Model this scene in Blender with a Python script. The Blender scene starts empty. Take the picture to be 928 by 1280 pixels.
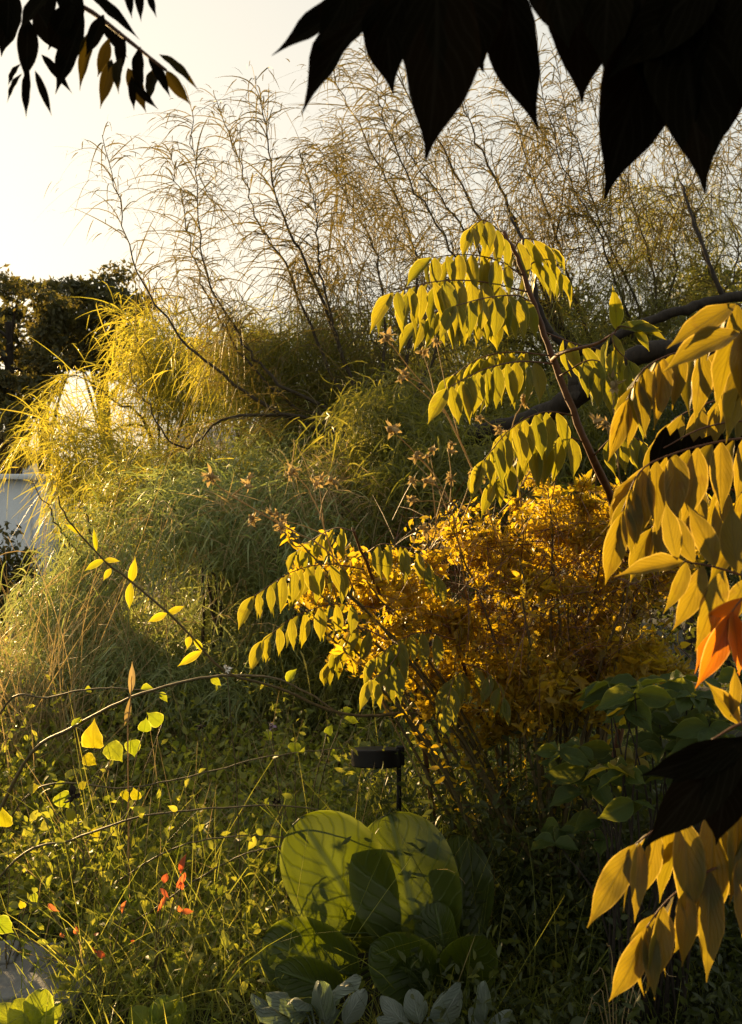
import bpy, math, random
import numpy as np
from mathutils import Vector, Matrix

random.seed(7)
rng = np.random.default_rng(7)
R = math.radians
scene = bpy.context.scene
col = scene.collection

# ------------------------------------------------------------------ camera
FPX, CX, CY, HOR, CAMZ = 1300.0, 464.0, 640.0, 600.0, 1.35
PITCH = -math.atan((CY - HOR) / FPX)
cam_d = bpy.data.cameras.new('camera')
cam = bpy.data.objects.new('camera', cam_d)
col.objects.link(cam)
cam.location = (0, 0, CAMZ)
cam.rotation_euler = (math.pi / 2 + PITCH, 0, 0)
cam_d.sensor_fit = 'VERTICAL'
cam_d.sensor_height = 24.0
cam_d.lens = FPX / 1280.0 * 24.0
cam_d.clip_start = 0.05
cam_d.clip_end = 5000
cam_d.dof.use_dof = True
cam_d.dof.focus_distance = 2.9
cam_d.dof.aperture_fstop = 8.0
scene.camera = cam

# ------------------------------------------------------------------ light
SUN_AZ, SUN_EL = R(-33), R(9.0)
SUN = np.array([math.sin(SUN_AZ) * math.cos(SUN_EL), math.cos(SUN_AZ) * math.cos(SUN_EL), math.sin(SUN_EL)])
world = bpy.data.worlds.new('World')
scene.world = world
world.use_nodes = True
wn = world.node_tree
wn.nodes.clear()
sky = wn.nodes.new('ShaderNodeTexSky')
sky.sky_type = 'NISHITA'
sky.sun_disc = False
sky.sun_elevation = SUN_EL
sky.sun_rotation = SUN_AZ
sky.air_density = 1.0
sky.dust_density = 3.0
sky.ozone_density = 1.0
bg = wn.nodes.new('ShaderNodeBackground')
bg.inputs['Strength'].default_value = 0.15
wo = wn.nodes.new('ShaderNodeOutputWorld')
gam = wn.nodes.new('ShaderNodeGamma')        # evens out the sky's brightness for more fill light
gam.inputs['Gamma'].default_value = 0.22
wn.links.new(sky.outputs['Color'], gam.inputs['Color'])
tint = wn.nodes.new('ShaderNodeMix')
tint.data_type, tint.blend_type = 'RGBA', 'MULTIPLY'
tint.inputs[0].default_value = 1.0
tint.inputs[7].default_value = (1.0, 0.95, 0.83, 1)
wn.links.new(gam.outputs['Color'], tint.inputs[6])
wn.links.new(tint.outputs[2], bg.inputs['Color'])
wn.links.new(bg.outputs[0], wo.inputs['Surface'])

sun_d = bpy.data.lights.new('sun', 'SUN')
sun_d.energy = 3.8
sun_d.angle = R(0.6)
sun_d.color = (1.0, 0.66, 0.28)
sun = bpy.data.objects.new('sun', sun_d)
col.objects.link(sun)
sun.rotation_euler = Vector(SUN).to_track_quat('Z', 'Y').to_euler()
sun.location = (-8, 30, 6)

scene.view_settings.view_transform = 'Standard'
scene.view_settings.look = 'None'
scene.view_settings.exposure = 2.2
scene.view_settings.gamma = 1.0
scene.view_settings.use_curve_mapping = False
scene.render.engine = 'CYCLES'
scene.cycles.use_denoising = True
scene.cycles.max_bounces = 8
scene.cycles.diffuse_bounces = 4
scene.cycles.transmission_bounces = 6
scene.cycles.transparent_max_bounces = 8
scene.cycles.caustics_reflective = False
scene.cycles.caustics_refractive = False


# ------------------------------------------------------------------ pixel helper
def P(px, py, Y):
    """world point at depth Y (metres ahead) seen at photo pixel px,py"""
    cx, cy = (px - CX) / FPX, -(py - CY) / FPX
    c, s = math.cos(PITCH), math.sin(PITCH)
    d = np.array([cx, c - cy * s, s + cy * c])
    return np.array([0, 0, CAMZ]) + d * (Y / d[1])


def PA(px, py, Y):
    px, py, Y = np.broadcast_arrays(np.asarray(px, float), np.asarray(py, float), np.asarray(Y, float))
    cx, cy = (px - CX) / FPX, -(py - CY) / FPX
    c, s = math.cos(PITCH), math.sin(PITCH)
    d = np.stack([cx, c - cy * s, s + cy * c], -1)
    p = d * (Y / d[..., 1])[..., None]
    p[..., 2] += CAMZ
    return p


def to_px(p):
    c, s = math.cos(PITCH), math.sin(PITCH)
    q = p - np.array([0, 0, CAMZ])
    f = q[..., 1] * c + q[..., 2] * s
    u = -q[..., 1] * s + q[..., 2] * c
    return CX + q[..., 0] / f * FPX, CY - u / f * FPX


def gz(x, y):
    """ground height: level garden that falls away behind the shrubs"""
    y = np.asarray(y, float)
    x = np.asarray(x, float)
    t = np.clip((y - 5.0) / 8.0, 0, 1)
    base = -0.95 * t * t * (3 - 2 * t)
    near = np.clip(1 - (y - 6) / 10, 0, 1)
    return base + near * (0.035 * np.sin(2.1 * x + 0.7) * np.cos(1.7 * y) + 0.02 * np.sin(5.3 * x) * np.sin(4.1 * y + 1))


# ------------------------------------------------------------------ sun gap
def sun_uv(p):
    """where the sun ray through p meets the plane y = 2.8"""
    t = (p[..., 1] - 2.8) / SUN[1]
    return p[..., 0] - SUN[0] * t, p[..., 2] - SUN[2] * t


GAP = [(0.50, 1.40, 0.54, 0.46, 0.985), (0.30, 1.78, 0.42, 0.36, 0.96), (0.02, 1.08, 0.34, 0.36, 0.97),
       (-0.12, 0.45, 0.26, 0.18, 0.93), (0.64, 0.26, 0.32, 0.20, 0.93)]


def gap_prob(p, ymin):
    u, v = sun_uv(p)
    prob = np.ones(len(p))
    for cu, cv, ru, rv, a in GAP:
        r = np.sqrt(((u - cu) / ru) ** 2 + ((v - cv) / rv) ** 2)
        prob *= 1 - a * np.clip((1.12 - r) / 0.2, 0, 1)
    # scattered smaller openings over the meadow side
    n = np.sin(9.0 * u + 2.1 * np.sin(7 * v)) + np.sin(13.0 * v + 1.7 * np.sin(6 * u + 1)) + 0.6 * np.sin(23 * u + 17 * v)
    hole = (n > 0.45) & (u < -0.15) & (u > -2.4) & (v > 0.1) & (v < 1.0)
    prob[hole] *= 0.05
    prob[p[:, 1] < ymin] = 1
    return prob


def sun_keep(p, d=None, L=None, ymin=3.5):
    """leave the openings towards the low sun free of twigs (True = keep)"""
    prob = gap_prob(p, ymin)
    if d is not None:
        for t in (0.5, 1.0):
            q = p + d * (L * t)[:, None] + np.array([0, 0, -0.7]) * (L * t * t)[:, None]
            prob = np.minimum(prob, gap_prob(q, ymin))
    return rng.random(len(p)) < prob


# ------------------------------------------------------------------ mesh helpers
def mk_mesh(name, V, F, uv=None, smooth=True):
    V = np.asarray(V, np.float32)
    F = np.asarray(F, np.int32)
    me = bpy.data.meshes.new(name)
    k = F.shape[1]
    me.vertices.add(len(V))
    me.vertices.foreach_set('co', V.ravel())
    me.loops.add(F.size)
    me.loops.foreach_set('vertex_index', F.ravel())
    me.polygons.add(len(F))
    me.polygons.foreach_set('loop_start', np.arange(0, F.size, k, dtype=np.int32))
    if smooth:
        me.polygons.foreach_set('use_smooth', np.ones(len(F), bool))
    if uv is not None:
        l = me.uv_layers.new(name='UVMap')
        l.data.foreach_set('uv', np.asarray(uv, np.float32)[F.ravel()].ravel())
    me.update(calc_edges=True)
    return me


def link(name, me, mat=None, parent=None, kind=None):
    o = bpy.data.objects.new(name, me)
    col.objects.link(o)
    if mat is not None and me is not None and len(me.materials) == 0:
        me.materials.append(mat)
    if parent is not None:
        o.parent = parent
    if kind:
        o['kind'] = kind
    return o


def thing(name, label, cat, loc=(0, 0, 0), group=None):
    o = bpy.data.objects.new(name, None)
    col.objects.link(o)
    o.empty_display_size = 0.1
    o.location = tuple(float(v) for v in loc)
    o['label'] = label
    o['category'] = cat
    if group:
        o['group'] = group
    return o


def off(root):
    return np.array(root.location) if root is not None else np.zeros(3)


def norm(a):
    return a / np.maximum(np.linalg.norm(a, axis=-1, keepdims=True), 1e-9)


class Bag:
    """collects vertex / quad arrays"""
    def __init__(self):
        self.V, self.F, self.U, self.n = [], [], [], 0

    def add(self, V, F, U=None):
        self.V.append(V)
        self.F.append(F + self.n)
        self.U.append(U if U is not None else np.zeros((len(V), 2)))
        self.n += len(V)

    def build(self, name, mat, parent=None, kind=None, smooth=True):
        if not self.V:
            return None
        V = np.concatenate(self.V) - off(parent)
        me = mk_mesh(name, V, np.concatenate(self.F), np.concatenate(self.U), smooth)
        return link(name, me, mat, parent, kind)


def tube_arrays(pts, r, sides=6):
    pts = np.asarray(pts, float)
    n = len(pts)
    r = np.broadcast_to(np.asarray(r, float), (n,))
    T = norm(np.gradient(pts, axis=0))
    ref = np.array([0.31, 0.87, 0.38]) if abs(T[0] @ np.array([0.31, 0.87, 0.38])) < 0.9 else np.array([1.0, 0, 0])
    A = norm(ref - T * (T @ ref)[:, None])
    B = np.cross(T, A)
    ang = np.linspace(0, 2 * math.pi, sides, endpoint=False)
    V = pts[:, None] + r[:, None, None] * (np.cos(ang)[None, :, None] * A[:, None] + np.sin(ang)[None, :, None] * B[:, None])
    V = V.reshape(-1, 3)
    F = []
    for i in range(n - 1):
        for j in range(sides):
            k = (j + 1) % sides
            F.append((i * sides + j, i * sides + k, (i + 1) * sides + k, (i + 1) * sides + j))
    # cap ends with a fan of quads (degenerate) for closed silhouettes
    V = np.concatenate([V, pts[:1], pts[-1:]])
    a, b = n * sides, n * sides + 1
    for j in range(0, sides, 2):
        F.append((j, a, (j + 2) % sides, (j + 1) % sides))
        F.append(((n - 1) * sides + j, (n - 1) * sides + (j + 1) % sides, (n - 1) * sides + (j + 2) % sides, b))
    U = np.zeros((len(V), 2))
    return V, np.array(F), U


def smooth_path(pts, n=24):
    pts = np.asarray(pts, float)
    if len(pts) == 2:
        t = np.linspace(0, 1, n)[:, None]
        return pts[0] * (1 - t) + pts[1] * t
    p = np.concatenate([[2 * pts[0] - pts[1]], pts, [2 * pts[-1] - pts[-2]]])
    out = []
    segs = len(pts) - 1
    per = max(2, int(math.ceil(n / segs)))
    for i in range(segs):
        p0, p1, p2, p3 = p[i:i + 4]
        for t in np.linspace(0, 1, per, endpoint=False):
            out.append(0.5 * ((2 * p1) + (-p0 + p2) * t + (2 * p0 - 5 * p1 + 4 * p2 - p3) * t * t + (-p0 + 3 * p1 - 3 * p2 + p3) * t ** 3))
    out.append(pts[-1])
    return np.array(out)


def tube(name, pts, r0, r1, mat, parent=None, sides=6, wob=0.0, n=20, taper=1.0):
    path = smooth_path(pts, n)
    if wob:
        path = path + rng.normal(0, wob, path.shape) * np.linspace(0.3, 1, len(path))[:, None]
    rr = (r1 + (r0 - r1) * np.linspace(1, 0, len(path)) ** taper) * (1 + rng.uniform(-0.10, 0.10, len(path)))
    V, F, U = tube_arrays(path, rr, sides)
    me = mk_mesh(name, V - off(parent), F, U)
    return link(name, me, mat, parent), path


def ribbons(base, d, L, W, droop, segs=4, side=None, curl=0.0, wob=0.0):
    """thin arching blades: arrays of V, F, U"""
    base = np.asarray(base, float)
    N = len(base)
    d = norm(np.asarray(d, float))
    L = np.broadcast_to(L, (N,)).astype(float)
    W = np.broadcast_to(W, (N,)).astype(float)
    droop = np.broadcast_to(droop, (N,)).astype(float)
    if side is None:
        side = rng.normal(size=(N, 3))
    S = norm(np.cross(d, side))
    t = np.linspace(0, 1, segs + 1)
    down = np.array([0, 0, -1.0])
    c = base[:, None] + d[:, None] * (L[:, None] * t)[..., None] + down * (L[:, None] * droop[:, None] * t ** 2)[..., None]
    if curl:
        cd = rng.normal(size=(N, 3)) * curl
        c = c + cd[:, None] * (L[:, None] * t ** 2)[..., None]
    if wob:
        c = c + rng.normal(0, 1, (N, segs + 1, 3)) * (wob * L[:, None] * t)[..., None]
    w = W[:, None] * np.clip(np.minimum(0.55 + 3 * t, 1.35 * (1.03 - t) ** 0.6), 0.06, 1)[None]
    Lf = c - S[:, None] * (w / 2)[..., None]
    Rt = c + S[:, None] * (w / 2)[..., None]
    V = np.stack([Lf, Rt], 2).reshape(-1, 3)
    k = (segs + 1) * 2
    f = np.array([(2 * i, 2 * i + 1, 2 * i + 3, 2 * i + 2) for i in range(segs)])
    F = (np.arange(N)[:, None, None] * k + f[None]).reshape(-1, 4)
    u = np.stack([np.tile(np.array([0, 1.0]), segs + 1), np.repeat(t, 2)], -1)
    return V, F, np.tile(u, (N, 1))


def leaf_template(nseg=5, width=0.3, peak=0.42, fold=0.18, droop=0.18, point=1.0, ripple=0.0, half=1):
    """unit leaf along +Y, normal +Z; columns: 2*half+1"""
    cols = 2 * half + 1
    V, U = [], []
    for i in range(nseg + 1):
        t = i / nseg
        if t < peak:
            w = math.sin(math.pi / 2 * t / peak) ** 0.85
        else:
            u = (t - peak) / (1 - peak)
            k = min(1, max(0, (u - 0.45) / 0.5))
            w = math.cos(math.pi / 2 * u) * (1 - 0.52 * k * k * (3 - 2 * k))
        w = max(min(w, 1.0), 0.02) * width / 2
        for j in range(cols):
            s = -1 + 2 * j / (cols - 1)
            z = abs(s) * w * fold * 2 - droop * t * t + ripple * math.sin(t * 19 + s * 2) * abs(s) * w
            V.append((s * w, t * (1 - 0.25 * droop * t), z))
            U.append((0.5 + s * 0.5, t))
    F = []
    for i in range(nseg):
        for j in range(cols - 1):
            a = i * cols + j
            F.append((a, a + 1, a + cols + 1, a + cols))
    return np.array(V), np.array(F), np.array(U)


def oval_template(nseg=8, width=0.8, half=3, cup=0.15, bend=0.15, ripple=0.02, notch=0.0, round_=0.5):
    V, U = [], []
    cols = 2 * half + 1
    for i in range(nseg + 1):
        t = 0.5 - 0.5 * math.cos(math.pi * i / nseg)
        w = max((1 - abs((t - 0.54) / 0.54) ** 2.3) ** 0.55 if t < 0.54 else (1 - ((t - 0.54) / 0.46) ** 2.4) ** 0.5, 0.02) * width / 2 if round_ < 0.58 else max(math.sin(math.pi * t ** 0.8) ** round_, 0.06) * width / 2
        for j in range(cols):
            s = -1 + 2 * j / (cols - 1)
            z = cup * s * s * w * 2 - bend * (t - 0.3) ** 2 + ripple * math.sin(9 * t + 3.1 * s) * (0.3 + abs(s))
            y = t - notch * max(0, (1 - t * 3)) * abs(s) * 1.5
            V.append((s * w, y, z))
            U.append((0.5 + s * 0.5, t))
    F = []
    for i in range(nseg):
        for j in range(cols - 1):
            a = i * cols + j
            F.append((a, a + 1, a + cols + 1, a + cols))
    return np.array(V), np.array(F), np.array(U)


def place(tmpl, pos, d, nrm, size, wscale=None):
    """copies of a leaf template: many leaves in one array"""
    V, F, U = tmpl
    pos = np.asarray(pos, float)
    N = len(pos)
    Y = norm(np.asarray(d, float))
    nrm = np.asarray(nrm, float)
    X = norm(np.cross(Y, nrm))
    Z = np.cross(X, Y)
    s = np.broadcast_to(size, (N,)).astype(float)
    ws = s if wscale is None else s * wscale
    out = pos[:, None] + V[None, :, 0, None] * X[:, None] * ws[:, None, None] + V[None, :, 1, None] * Y[:, None] * s[:, None, None] + V[None, :, 2, None] * Z[:, None] * s[:, None, None]
    Fo = (np.arange(N)[:, None, None] * len(V) + F[None]).reshape(-1, F.shape[1])
    return out.reshape(-1, 3), Fo, np.tile(U, (N, 1))


def mat_from(pos, d, nrm, s, ws=None):
    Y = norm(np.asarray(d, float))
    X = norm(np.cross(Y, np.asarray(nrm, float)))
    Z = np.cross(X, Y)
    w = s if ws is None else ws
    M = Matrix.Identity(4)
    for i in range(3):
        M[i][0], M[i][1], M[i][2], M[i][3] = X[i] * w, Y[i] * s, Z[i] * s, pos[i]
    return M


def rdir(N, up=0.0):
    v = rng.normal(size=(N, 3))
    v[:, 2] += up
    return norm(v)


def blob(px, py, Y, rx, ry, rd, N, hollow=0.0):
    """points in an ellipsoid given by its outline in the photo and its depth"""
    v = norm(rng.normal(size=(N, 3)))
    r = (hollow + (1 - hollow) * rng.random(N)) ** (1 / 2.2)
    v = v * r[:, None]
    return PA(px + v[:, 0] * rx, py + v[:, 1] * ry, Y + v[:, 2] * rd)


# ------------------------------------------------------------------ materials
def nd(nt, t, **kw):
    n = nt.nodes.new(t)
    for k, v in kw.items():
        setattr(n, k, v)
    return n


def leaf_mat(name, c1, c2, t1, t2, trans=0.5, rough=0.5, spec=0.35, veins=0.0, edge=None, spots=0.0, bump=0.0, wander=1.6):
    """two-sided leaf: reflects c, lets t through; colour varies leaf by leaf"""
    m = bpy.data.materials.new(name)
    m.use_nodes = True
    nt = m.node_tree
    nt.nodes.clear()
    L = nt.links.new
    out = nd(nt, 'ShaderNodeOutputMaterial')
    geo = nd(nt, 'ShaderNodeNewGeometry')
    oi = nd(nt, 'ShaderNodeObjectInfo')
    add = nd(nt, 'ShaderNodeMath', operation='ADD')
    L(geo.outputs['Random Per Island'], add.inputs[0])
    L(oi.outputs['Random'], add.inputs[1])
    fr = nd(nt, 'ShaderNodeMath', operation='FRACT')
    L(add.outputs[0], fr.inputs[0])
    noise = nd(nt, 'ShaderNodeTexNoise')
    noise.inputs['Scale'].default_value = 7.0
    noise.inputs['Detail'].default_value = 4.0
    L(geo.outputs['Position'], noise.inputs['Vector'])
    mixf = nd(nt, 'ShaderNodeMath', operation='MULTIPLY_ADD')
    L(noise.outputs['Fac'], mixf.inputs[0])
    mixf.inputs[1].default_value = 0.7
    sub = nd(nt, 'ShaderNodeMath', operation='MULTIPLY_ADD')
    L(fr.outputs[0], sub.inputs[0])
    sub.inputs[1].default_value = 0.75
    sub.inputs[2].default_value = -0.25
    L(sub.outputs[0], mixf.inputs[2])
    mixf.use_clamp = True

    def mix(a, b, fac):
        n = nd(nt, 'ShaderNodeMix', data_type='RGBA')
        for s, v in ((n.inputs[6], a), (n.inputs[7], b)):
            if isinstance(v, tuple):
                s.default_value = (*v, 1)
            else:
                L(v, s)
        if isinstance(fac, float):
            n.inputs[0].default_value = fac
        else:
            L(fac, n.inputs[0])
        return n.outputs[2]
    cR = mix(c1, c2, mixf.outputs[0])
    cT = mix(t1, t2, mixf.outputs[0])
    hgt = None
    if veins > 0:
        uv = nd(nt, 'ShaderNodeUVMap')
        sx = nd(nt, 'ShaderNodeSeparateXYZ')
        L(uv.outputs[0], sx.inputs[0])
        a = nd(nt, 'ShaderNodeMath', operation='SUBTRACT')
        L(sx.outputs[0], a.inputs[0])
        a.inputs[1].default_value = 0.5
        ab = nd(nt, 'ShaderNodeMath', operation='ABSOLUTE')
        L(a.outputs[0], ab.inputs[0])
        mid = nd(nt, 'ShaderNodeMapRange')
        mid.inputs['From Min'].default_value = 0.015
        mid.inputs['From Max'].default_value = 0.05
        mid.inputs['To Min'].default_value = 1
        mid.inputs['To Max'].default_value = 0
        L(ab.outputs[0], mid.inputs['Value'])
        # side veins: t*k - |s|*m
        v1 = nd(nt, 'ShaderNodeMath', operation='MULTIPLY')
        L(ab.outputs[0], v1.inputs[0])
        v1.inputs[1].default_value = -7.0
        v2 = nd(nt, 'ShaderNodeMath', operation='MULTIPLY_ADD')
        L(sx.outputs[1], v2.inputs[0])
        v2.inputs[1].default_value = 8.0
        L(v1.outputs[0], v2.inputs[2])
        vn = nd(nt, 'ShaderNodeTexNoise')
        vn.inputs['Scale'].default_value = 26.0
        vn.inputs['Detail'].default_value = 3.0
        L(geo.outputs['Position'], vn.inputs['Vector'])
        vj = nd(nt, 'ShaderNodeMath', operation='MULTIPLY_ADD')
        L(vn.outputs['Fac'], vj.inputs[0])
        vj.inputs[1].default_value = wander
        L(v2.outputs[0], vj.inputs[2])
        v2 = vj
        v3 = nd(nt, 'ShaderNodeMath', operation='FRACT')
        L(v2.outputs[0], v3.inputs[0])
        v4 = nd(nt, 'ShaderNodeMath', operation='PINGPONG')
        L(v3.outputs[0], v4.inputs[0])
        v4.inputs[1].default_value = 0.5
        v5 = nd(nt, 'ShaderNodeMapRange')
        v5.inputs['From Min'].default_value = 0.0
        v5.inputs['From Max'].default_value = 0.16
        v5.inputs['To Min'].default_value = 0.75
        v5.inputs['To Max'].default_value = 0
        L(v4.outputs[0], v5.inputs['Value'])
        vm = nd(nt, 'ShaderNodeMath', operation='MAXIMUM')
        L(mid.outputs[0], vm.inputs[0])
        L(v5.outputs[0], vm.inputs[1])
        vs = nd(nt, 'ShaderNodeMath', operation='MULTIPLY')
        L(vm.outputs[0], vs.inputs[0])
        vs.inputs[1].default_value = veins
        mg = nd(nt, 'ShaderNodeMapRange')
        mg.inputs['From Min'].default_value = 0.43
        mg.inputs['From Max'].default_value = 0.49
        mg.inputs['To Max'].default_value = 0.8
        L(ab.outputs[0], mg.inputs['Value'])
        cT = mix(cT, tuple(min(1, x * 1.7 + 0.2 * max(t2)) for x in t2), mg.outputs[0])
        cR = mix(cR, tuple(min(1, x * 1.9 + 0.015) for x in c2), vs.outputs[0])
        cT = mix(cT, tuple(x * 0.22 for x in t1), vs.outputs[0])
        hgt = vm.outputs[0]
    if spots > 0:
        n2 = nd(nt, 'ShaderNodeTexNoise')
        n2.inputs['Scale'].default_value = 55.0
        n2.inputs['Detail'].default_value = 3.0
        L(geo.outputs['Position'], n2.inputs['Vector'])
        mr = nd(nt, 'ShaderNodeMapRange')
        mr.inputs['From Min'].default_value = 0.58
        mr.inputs['From Max'].default_value = 0.70
        mr.inputs['To Max'].default_value = spots
        L(n2.outputs['Fac'], mr.inputs['Value'])
        cR = mix(cR, (0.10, 0.05, 0.02), mr.outputs[0])
        cT = mix(cT, (0.12, 0.05, 0.01), mr.outputs[0])
    pb = nd(nt, 'ShaderNodeBsdfPrincipled')
    L(cR, pb.inputs['Base Color'])
    pb.inputs['Roughness'].default_value = rough
    pb.inputs['Specular IOR Level'].default_value = spec
    tb = nd(nt, 'ShaderNodeBsdfTranslucent')
    L(cT, tb.inputs['Color'])
    if bump > 0 and hgt is not None:
        bp = nd(nt, 'ShaderNodeBump')
        bp.inputs['Strength'].default_value = bump
        bp.inputs['Distance'].default_value = 0.003
        L(hgt, bp.inputs['Height'])
        L(bp.outputs[0], pb.inputs['Normal'])
    ms = nd(nt, 'ShaderNodeMixShader')
    ms.inputs[0].default_value = trans
    L(pb.outputs[0], ms.inputs[1])
    L(tb.outputs[0], ms.inputs[2])
    L(ms.outputs[0], out.inputs['Surface'])
    return m


def plain_mat(name, c1, c2, rough=0.8, scale=12.0, bump=0.3, spec=0.3, dist=0.01, metallic=0.0, stretch=(1, 1, 1)):
    m = bpy.data.materials.new(name)
    m.use_nodes = True
    nt = m.node_tree
    pb = nt.nodes['Principled BSDF']
    L = nt.links.new
    tc = nd(nt, 'ShaderNodeTexCoord')
    mp = nd(nt, 'ShaderNodeMapping')
    mp.inputs['Scale'].default_value = stretch
    L(tc.outputs['Object'], mp.inputs['Vector'])
    n = nd(nt, 'ShaderNodeTexNoise')
    n.inputs['Scale'].default_value = scale
    n.inputs['Detail'].default_value = 6
    n.inputs['Roughness'].default_value = 0.65
    L(mp.outputs[0], n.inputs['Vector'])
    r = nd(nt, 'ShaderNodeValToRGB')
    r.color_ramp.elements[0].position = 0.3
    r.color_ramp.elements[1].position = 0.7
    r.color_ramp.elements[0].color = (*c1, 1)
    r.color_ramp.elements[1].color = (*c2, 1)
    L(n.outputs['Fac'], r.inputs[0])
    L(r.outputs[0], pb.inputs['Base Color'])
    pb.inputs['Roughness'].default_value = rough
    pb.inputs['Specular IOR Level'].default_value = spec
    pb.inputs['Metallic'].default_value = metallic
    if bump:
        b = nd(nt, 'ShaderNodeBump')
        b.inputs['Strength'].default_value = bump
        b.inputs['Distance'].default_value = dist
        L(n.outputs['Fac'], b.inputs['Height'])
        L(b.outputs[0], pb.inputs['Normal'])
    return m


M_soil = plain_mat('soil', (0.012, 0.011, 0.006), (0.035, 0.034, 0.014), 0.95, 9, 0.8)
M_bark = plain_mat('dark_bark', (0.014, 0.010, 0.008), (0.045, 0.034, 0.024), 0.85, 40, 0.7, stretch=(1, 1, 0.25))
M_twig = plain_mat('willow_bark', (0.030, 0.022, 0.014), (0.075, 0.055, 0.032), 0.75, 50, 0.4)
M_redstem = plain_mat('red_brown_bark', (0.07, 0.028, 0.014), (0.15, 0.065, 0.028), 0.6, 45, 0.3)
M_cane = plain_mat('cane_bark', (0.055, 0.045, 0.018), (0.14, 0.10, 0.045), 0.6, 60, 0.2)
M_dry = leaf_mat('dry_straw', (0.28, 0.20, 0.09), (0.48, 0.36, 0.18), (0.38, 0.27, 0.09), (0.55, 0.40, 0.15), 0.35, 0.7)
M_willow = leaf_mat('willow_leaf', (0.05, 0.065, 0.016), (0.19, 0.18, 0.05), (0.16, 0.18, 0.02), (0.50, 0.44, 0.05), 0.5, 0.5)
M_willow_top = leaf_mat('willow_twiglet', (0.07, 0.055, 0.022), (0.14, 0.11, 0.04), (0.14, 0.11, 0.02), (0.26, 0.20, 0.04), 0.35, 0.6)
M_willow_sunlit = leaf_mat('willow_leaf_sunlit', (0.12, 0.13, 0.025), (0.22, 0.19, 0.035), (0.42, 0.40, 0.03), (0.62, 0.50, 0.05), 0.55, 0.5)  # sunlit copy of the willow leaf, with yellow light in its colour
M_haze_green = leaf_mat('hazed_willow_leaf', (0.13, 0.17, 0.065), (0.36, 0.385, 0.17), (0.22, 0.29, 0.05), (0.50, 0.52, 0.14), 0.42, 0.5)  # paler willow leaf: haze and soft light put into the colour
M_evergreen = leaf_mat('evergreen_leaf', (0.045, 0.05, 0.022), (0.10, 0.09, 0.035), (0.10, 0.10, 0.015), (0.22, 0.17, 0.03), 0.4, 0.5)
M_sumac = leaf_mat('sumac_leaflet', (0.075, 0.10, 0.015), (0.13, 0.135, 0.02), (0.20, 0.20, 0.006), (0.36, 0.30, 0.01), 0.55, 0.42, 0.4, veins=0.55, bump=0.5, spots=0.25)
M_sumac_near = leaf_mat('near_sumac_leaflet', (0.07, 0.075, 0.014), (0.13, 0.10, 0.02), (0.20, 0.155, 0.006), (0.32, 0.22, 0.01), 0.55, 0.42, 0.4, veins=0.5, bump=0.5, spots=0.3)
M_sumac_orange = leaf_mat('orange_sumac_leaflet', (0.16, 0.06, 0.01), (0.22, 0.09, 0.012), (0.55, 0.16, 0.006), (0.72, 0.25, 0.01), 0.55, 0.42, 0.4, veins=0.4, bump=0.5)
M_leaf_unlit = leaf_mat('unlit_black_leaflet', (0.005, 0.005, 0.003), (0.010, 0.008, 0.004), (0.002, 0.001, 0.0005), (0.005, 0.002, 0.001), 0.04, 0.8, 0.0, veins=0.3)  # black stands in for backlit shade, put into the leaf colour
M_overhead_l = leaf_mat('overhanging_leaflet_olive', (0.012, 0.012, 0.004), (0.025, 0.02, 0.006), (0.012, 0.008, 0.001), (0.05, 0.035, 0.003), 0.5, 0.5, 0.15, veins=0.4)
M_gold = leaf_mat('golden_shrub_leaf', (0.12, 0.10, 0.012), (0.38, 0.25, 0.02), (0.50, 0.38, 0.01), (0.90, 0.58, 0.02), 0.5, 0.45, 0.5)
M_glossy = leaf_mat('glossy_leaf', (0.025, 0.045, 0.012), (0.055, 0.085, 0.02), (0.16, 0.20, 0.015), (0.30, 0.30, 0.02), 0.4, 0.5, 0.2, veins=0.4, bump=0.4)
M_glossy_lit = leaf_mat('glossy_leaf_sunlit', (0.10, 0.10, 0.012), (0.20, 0.16, 0.015), (0.50, 0.42, 0.015), (0.75, 0.50, 0.02), 0.5, 0.32, 0.55, veins=0.35, bump=0.4)  # sunlit copy of the glossy leaf, sunlight put into the colour
M_bergenia = leaf_mat('big_round_leaf', (0.035, 0.055, 0.010), (0.06, 0.085, 0.014), (0.075, 0.105, 0.0015), (0.125, 0.15, 0.002), 0.55, 0.38, 0.5, veins=0.8, bump=0.9, wander=0.55)
M_glauc = leaf_mat('blue_grey_leaf', (0.13, 0.16, 0.14), (0.22, 0.25, 0.21), (0.12, 0.18, 0.04), (0.18, 0.24, 0.06), 0.3, 0.5, 0.4, veins=0.5, bump=1.0)
M_lime = leaf_mat('lime_leaf', (0.11, 0.16, 0.015), (0.19, 0.22, 0.02), (0.24, 0.31, 0.01), (0.38, 0.40, 0.012), 0.55, 0.45, 0.4, veins=0.5, bump=0.5)
M_yleaf = leaf_mat('yellow_leaf', (0.20, 0.19, 0.01), (0.32, 0.26, 0.015), (0.36, 0.36, 0.006), (0.52, 0.44, 0.01), 0.55, 0.45, 0.4, veins=0.4)
M_weed = leaf_mat('weed_leaf', (0.07, 0.095, 0.02), (0.25, 0.25, 0.06), (0.22, 0.28, 0.02), (0.62, 0.58, 0.05), 0.5, 0.5)
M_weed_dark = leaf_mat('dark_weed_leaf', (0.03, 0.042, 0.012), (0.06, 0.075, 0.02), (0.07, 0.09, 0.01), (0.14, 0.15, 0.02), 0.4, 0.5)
M_grass = leaf_mat('grass_blade', (0.08, 0.115, 0.018), (0.25, 0.24, 0.07), (0.24, 0.32, 0.02), (0.60, 0.54, 0.08), 0.5, 0.5)
M_red = leaf_mat('red_leaf', (0.35, 0.07, 0.03), (0.50, 0.16, 0.06), (0.75, 0.12, 0.03), (0.9, 0.30, 0.08), 0.5, 0.5)
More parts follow.
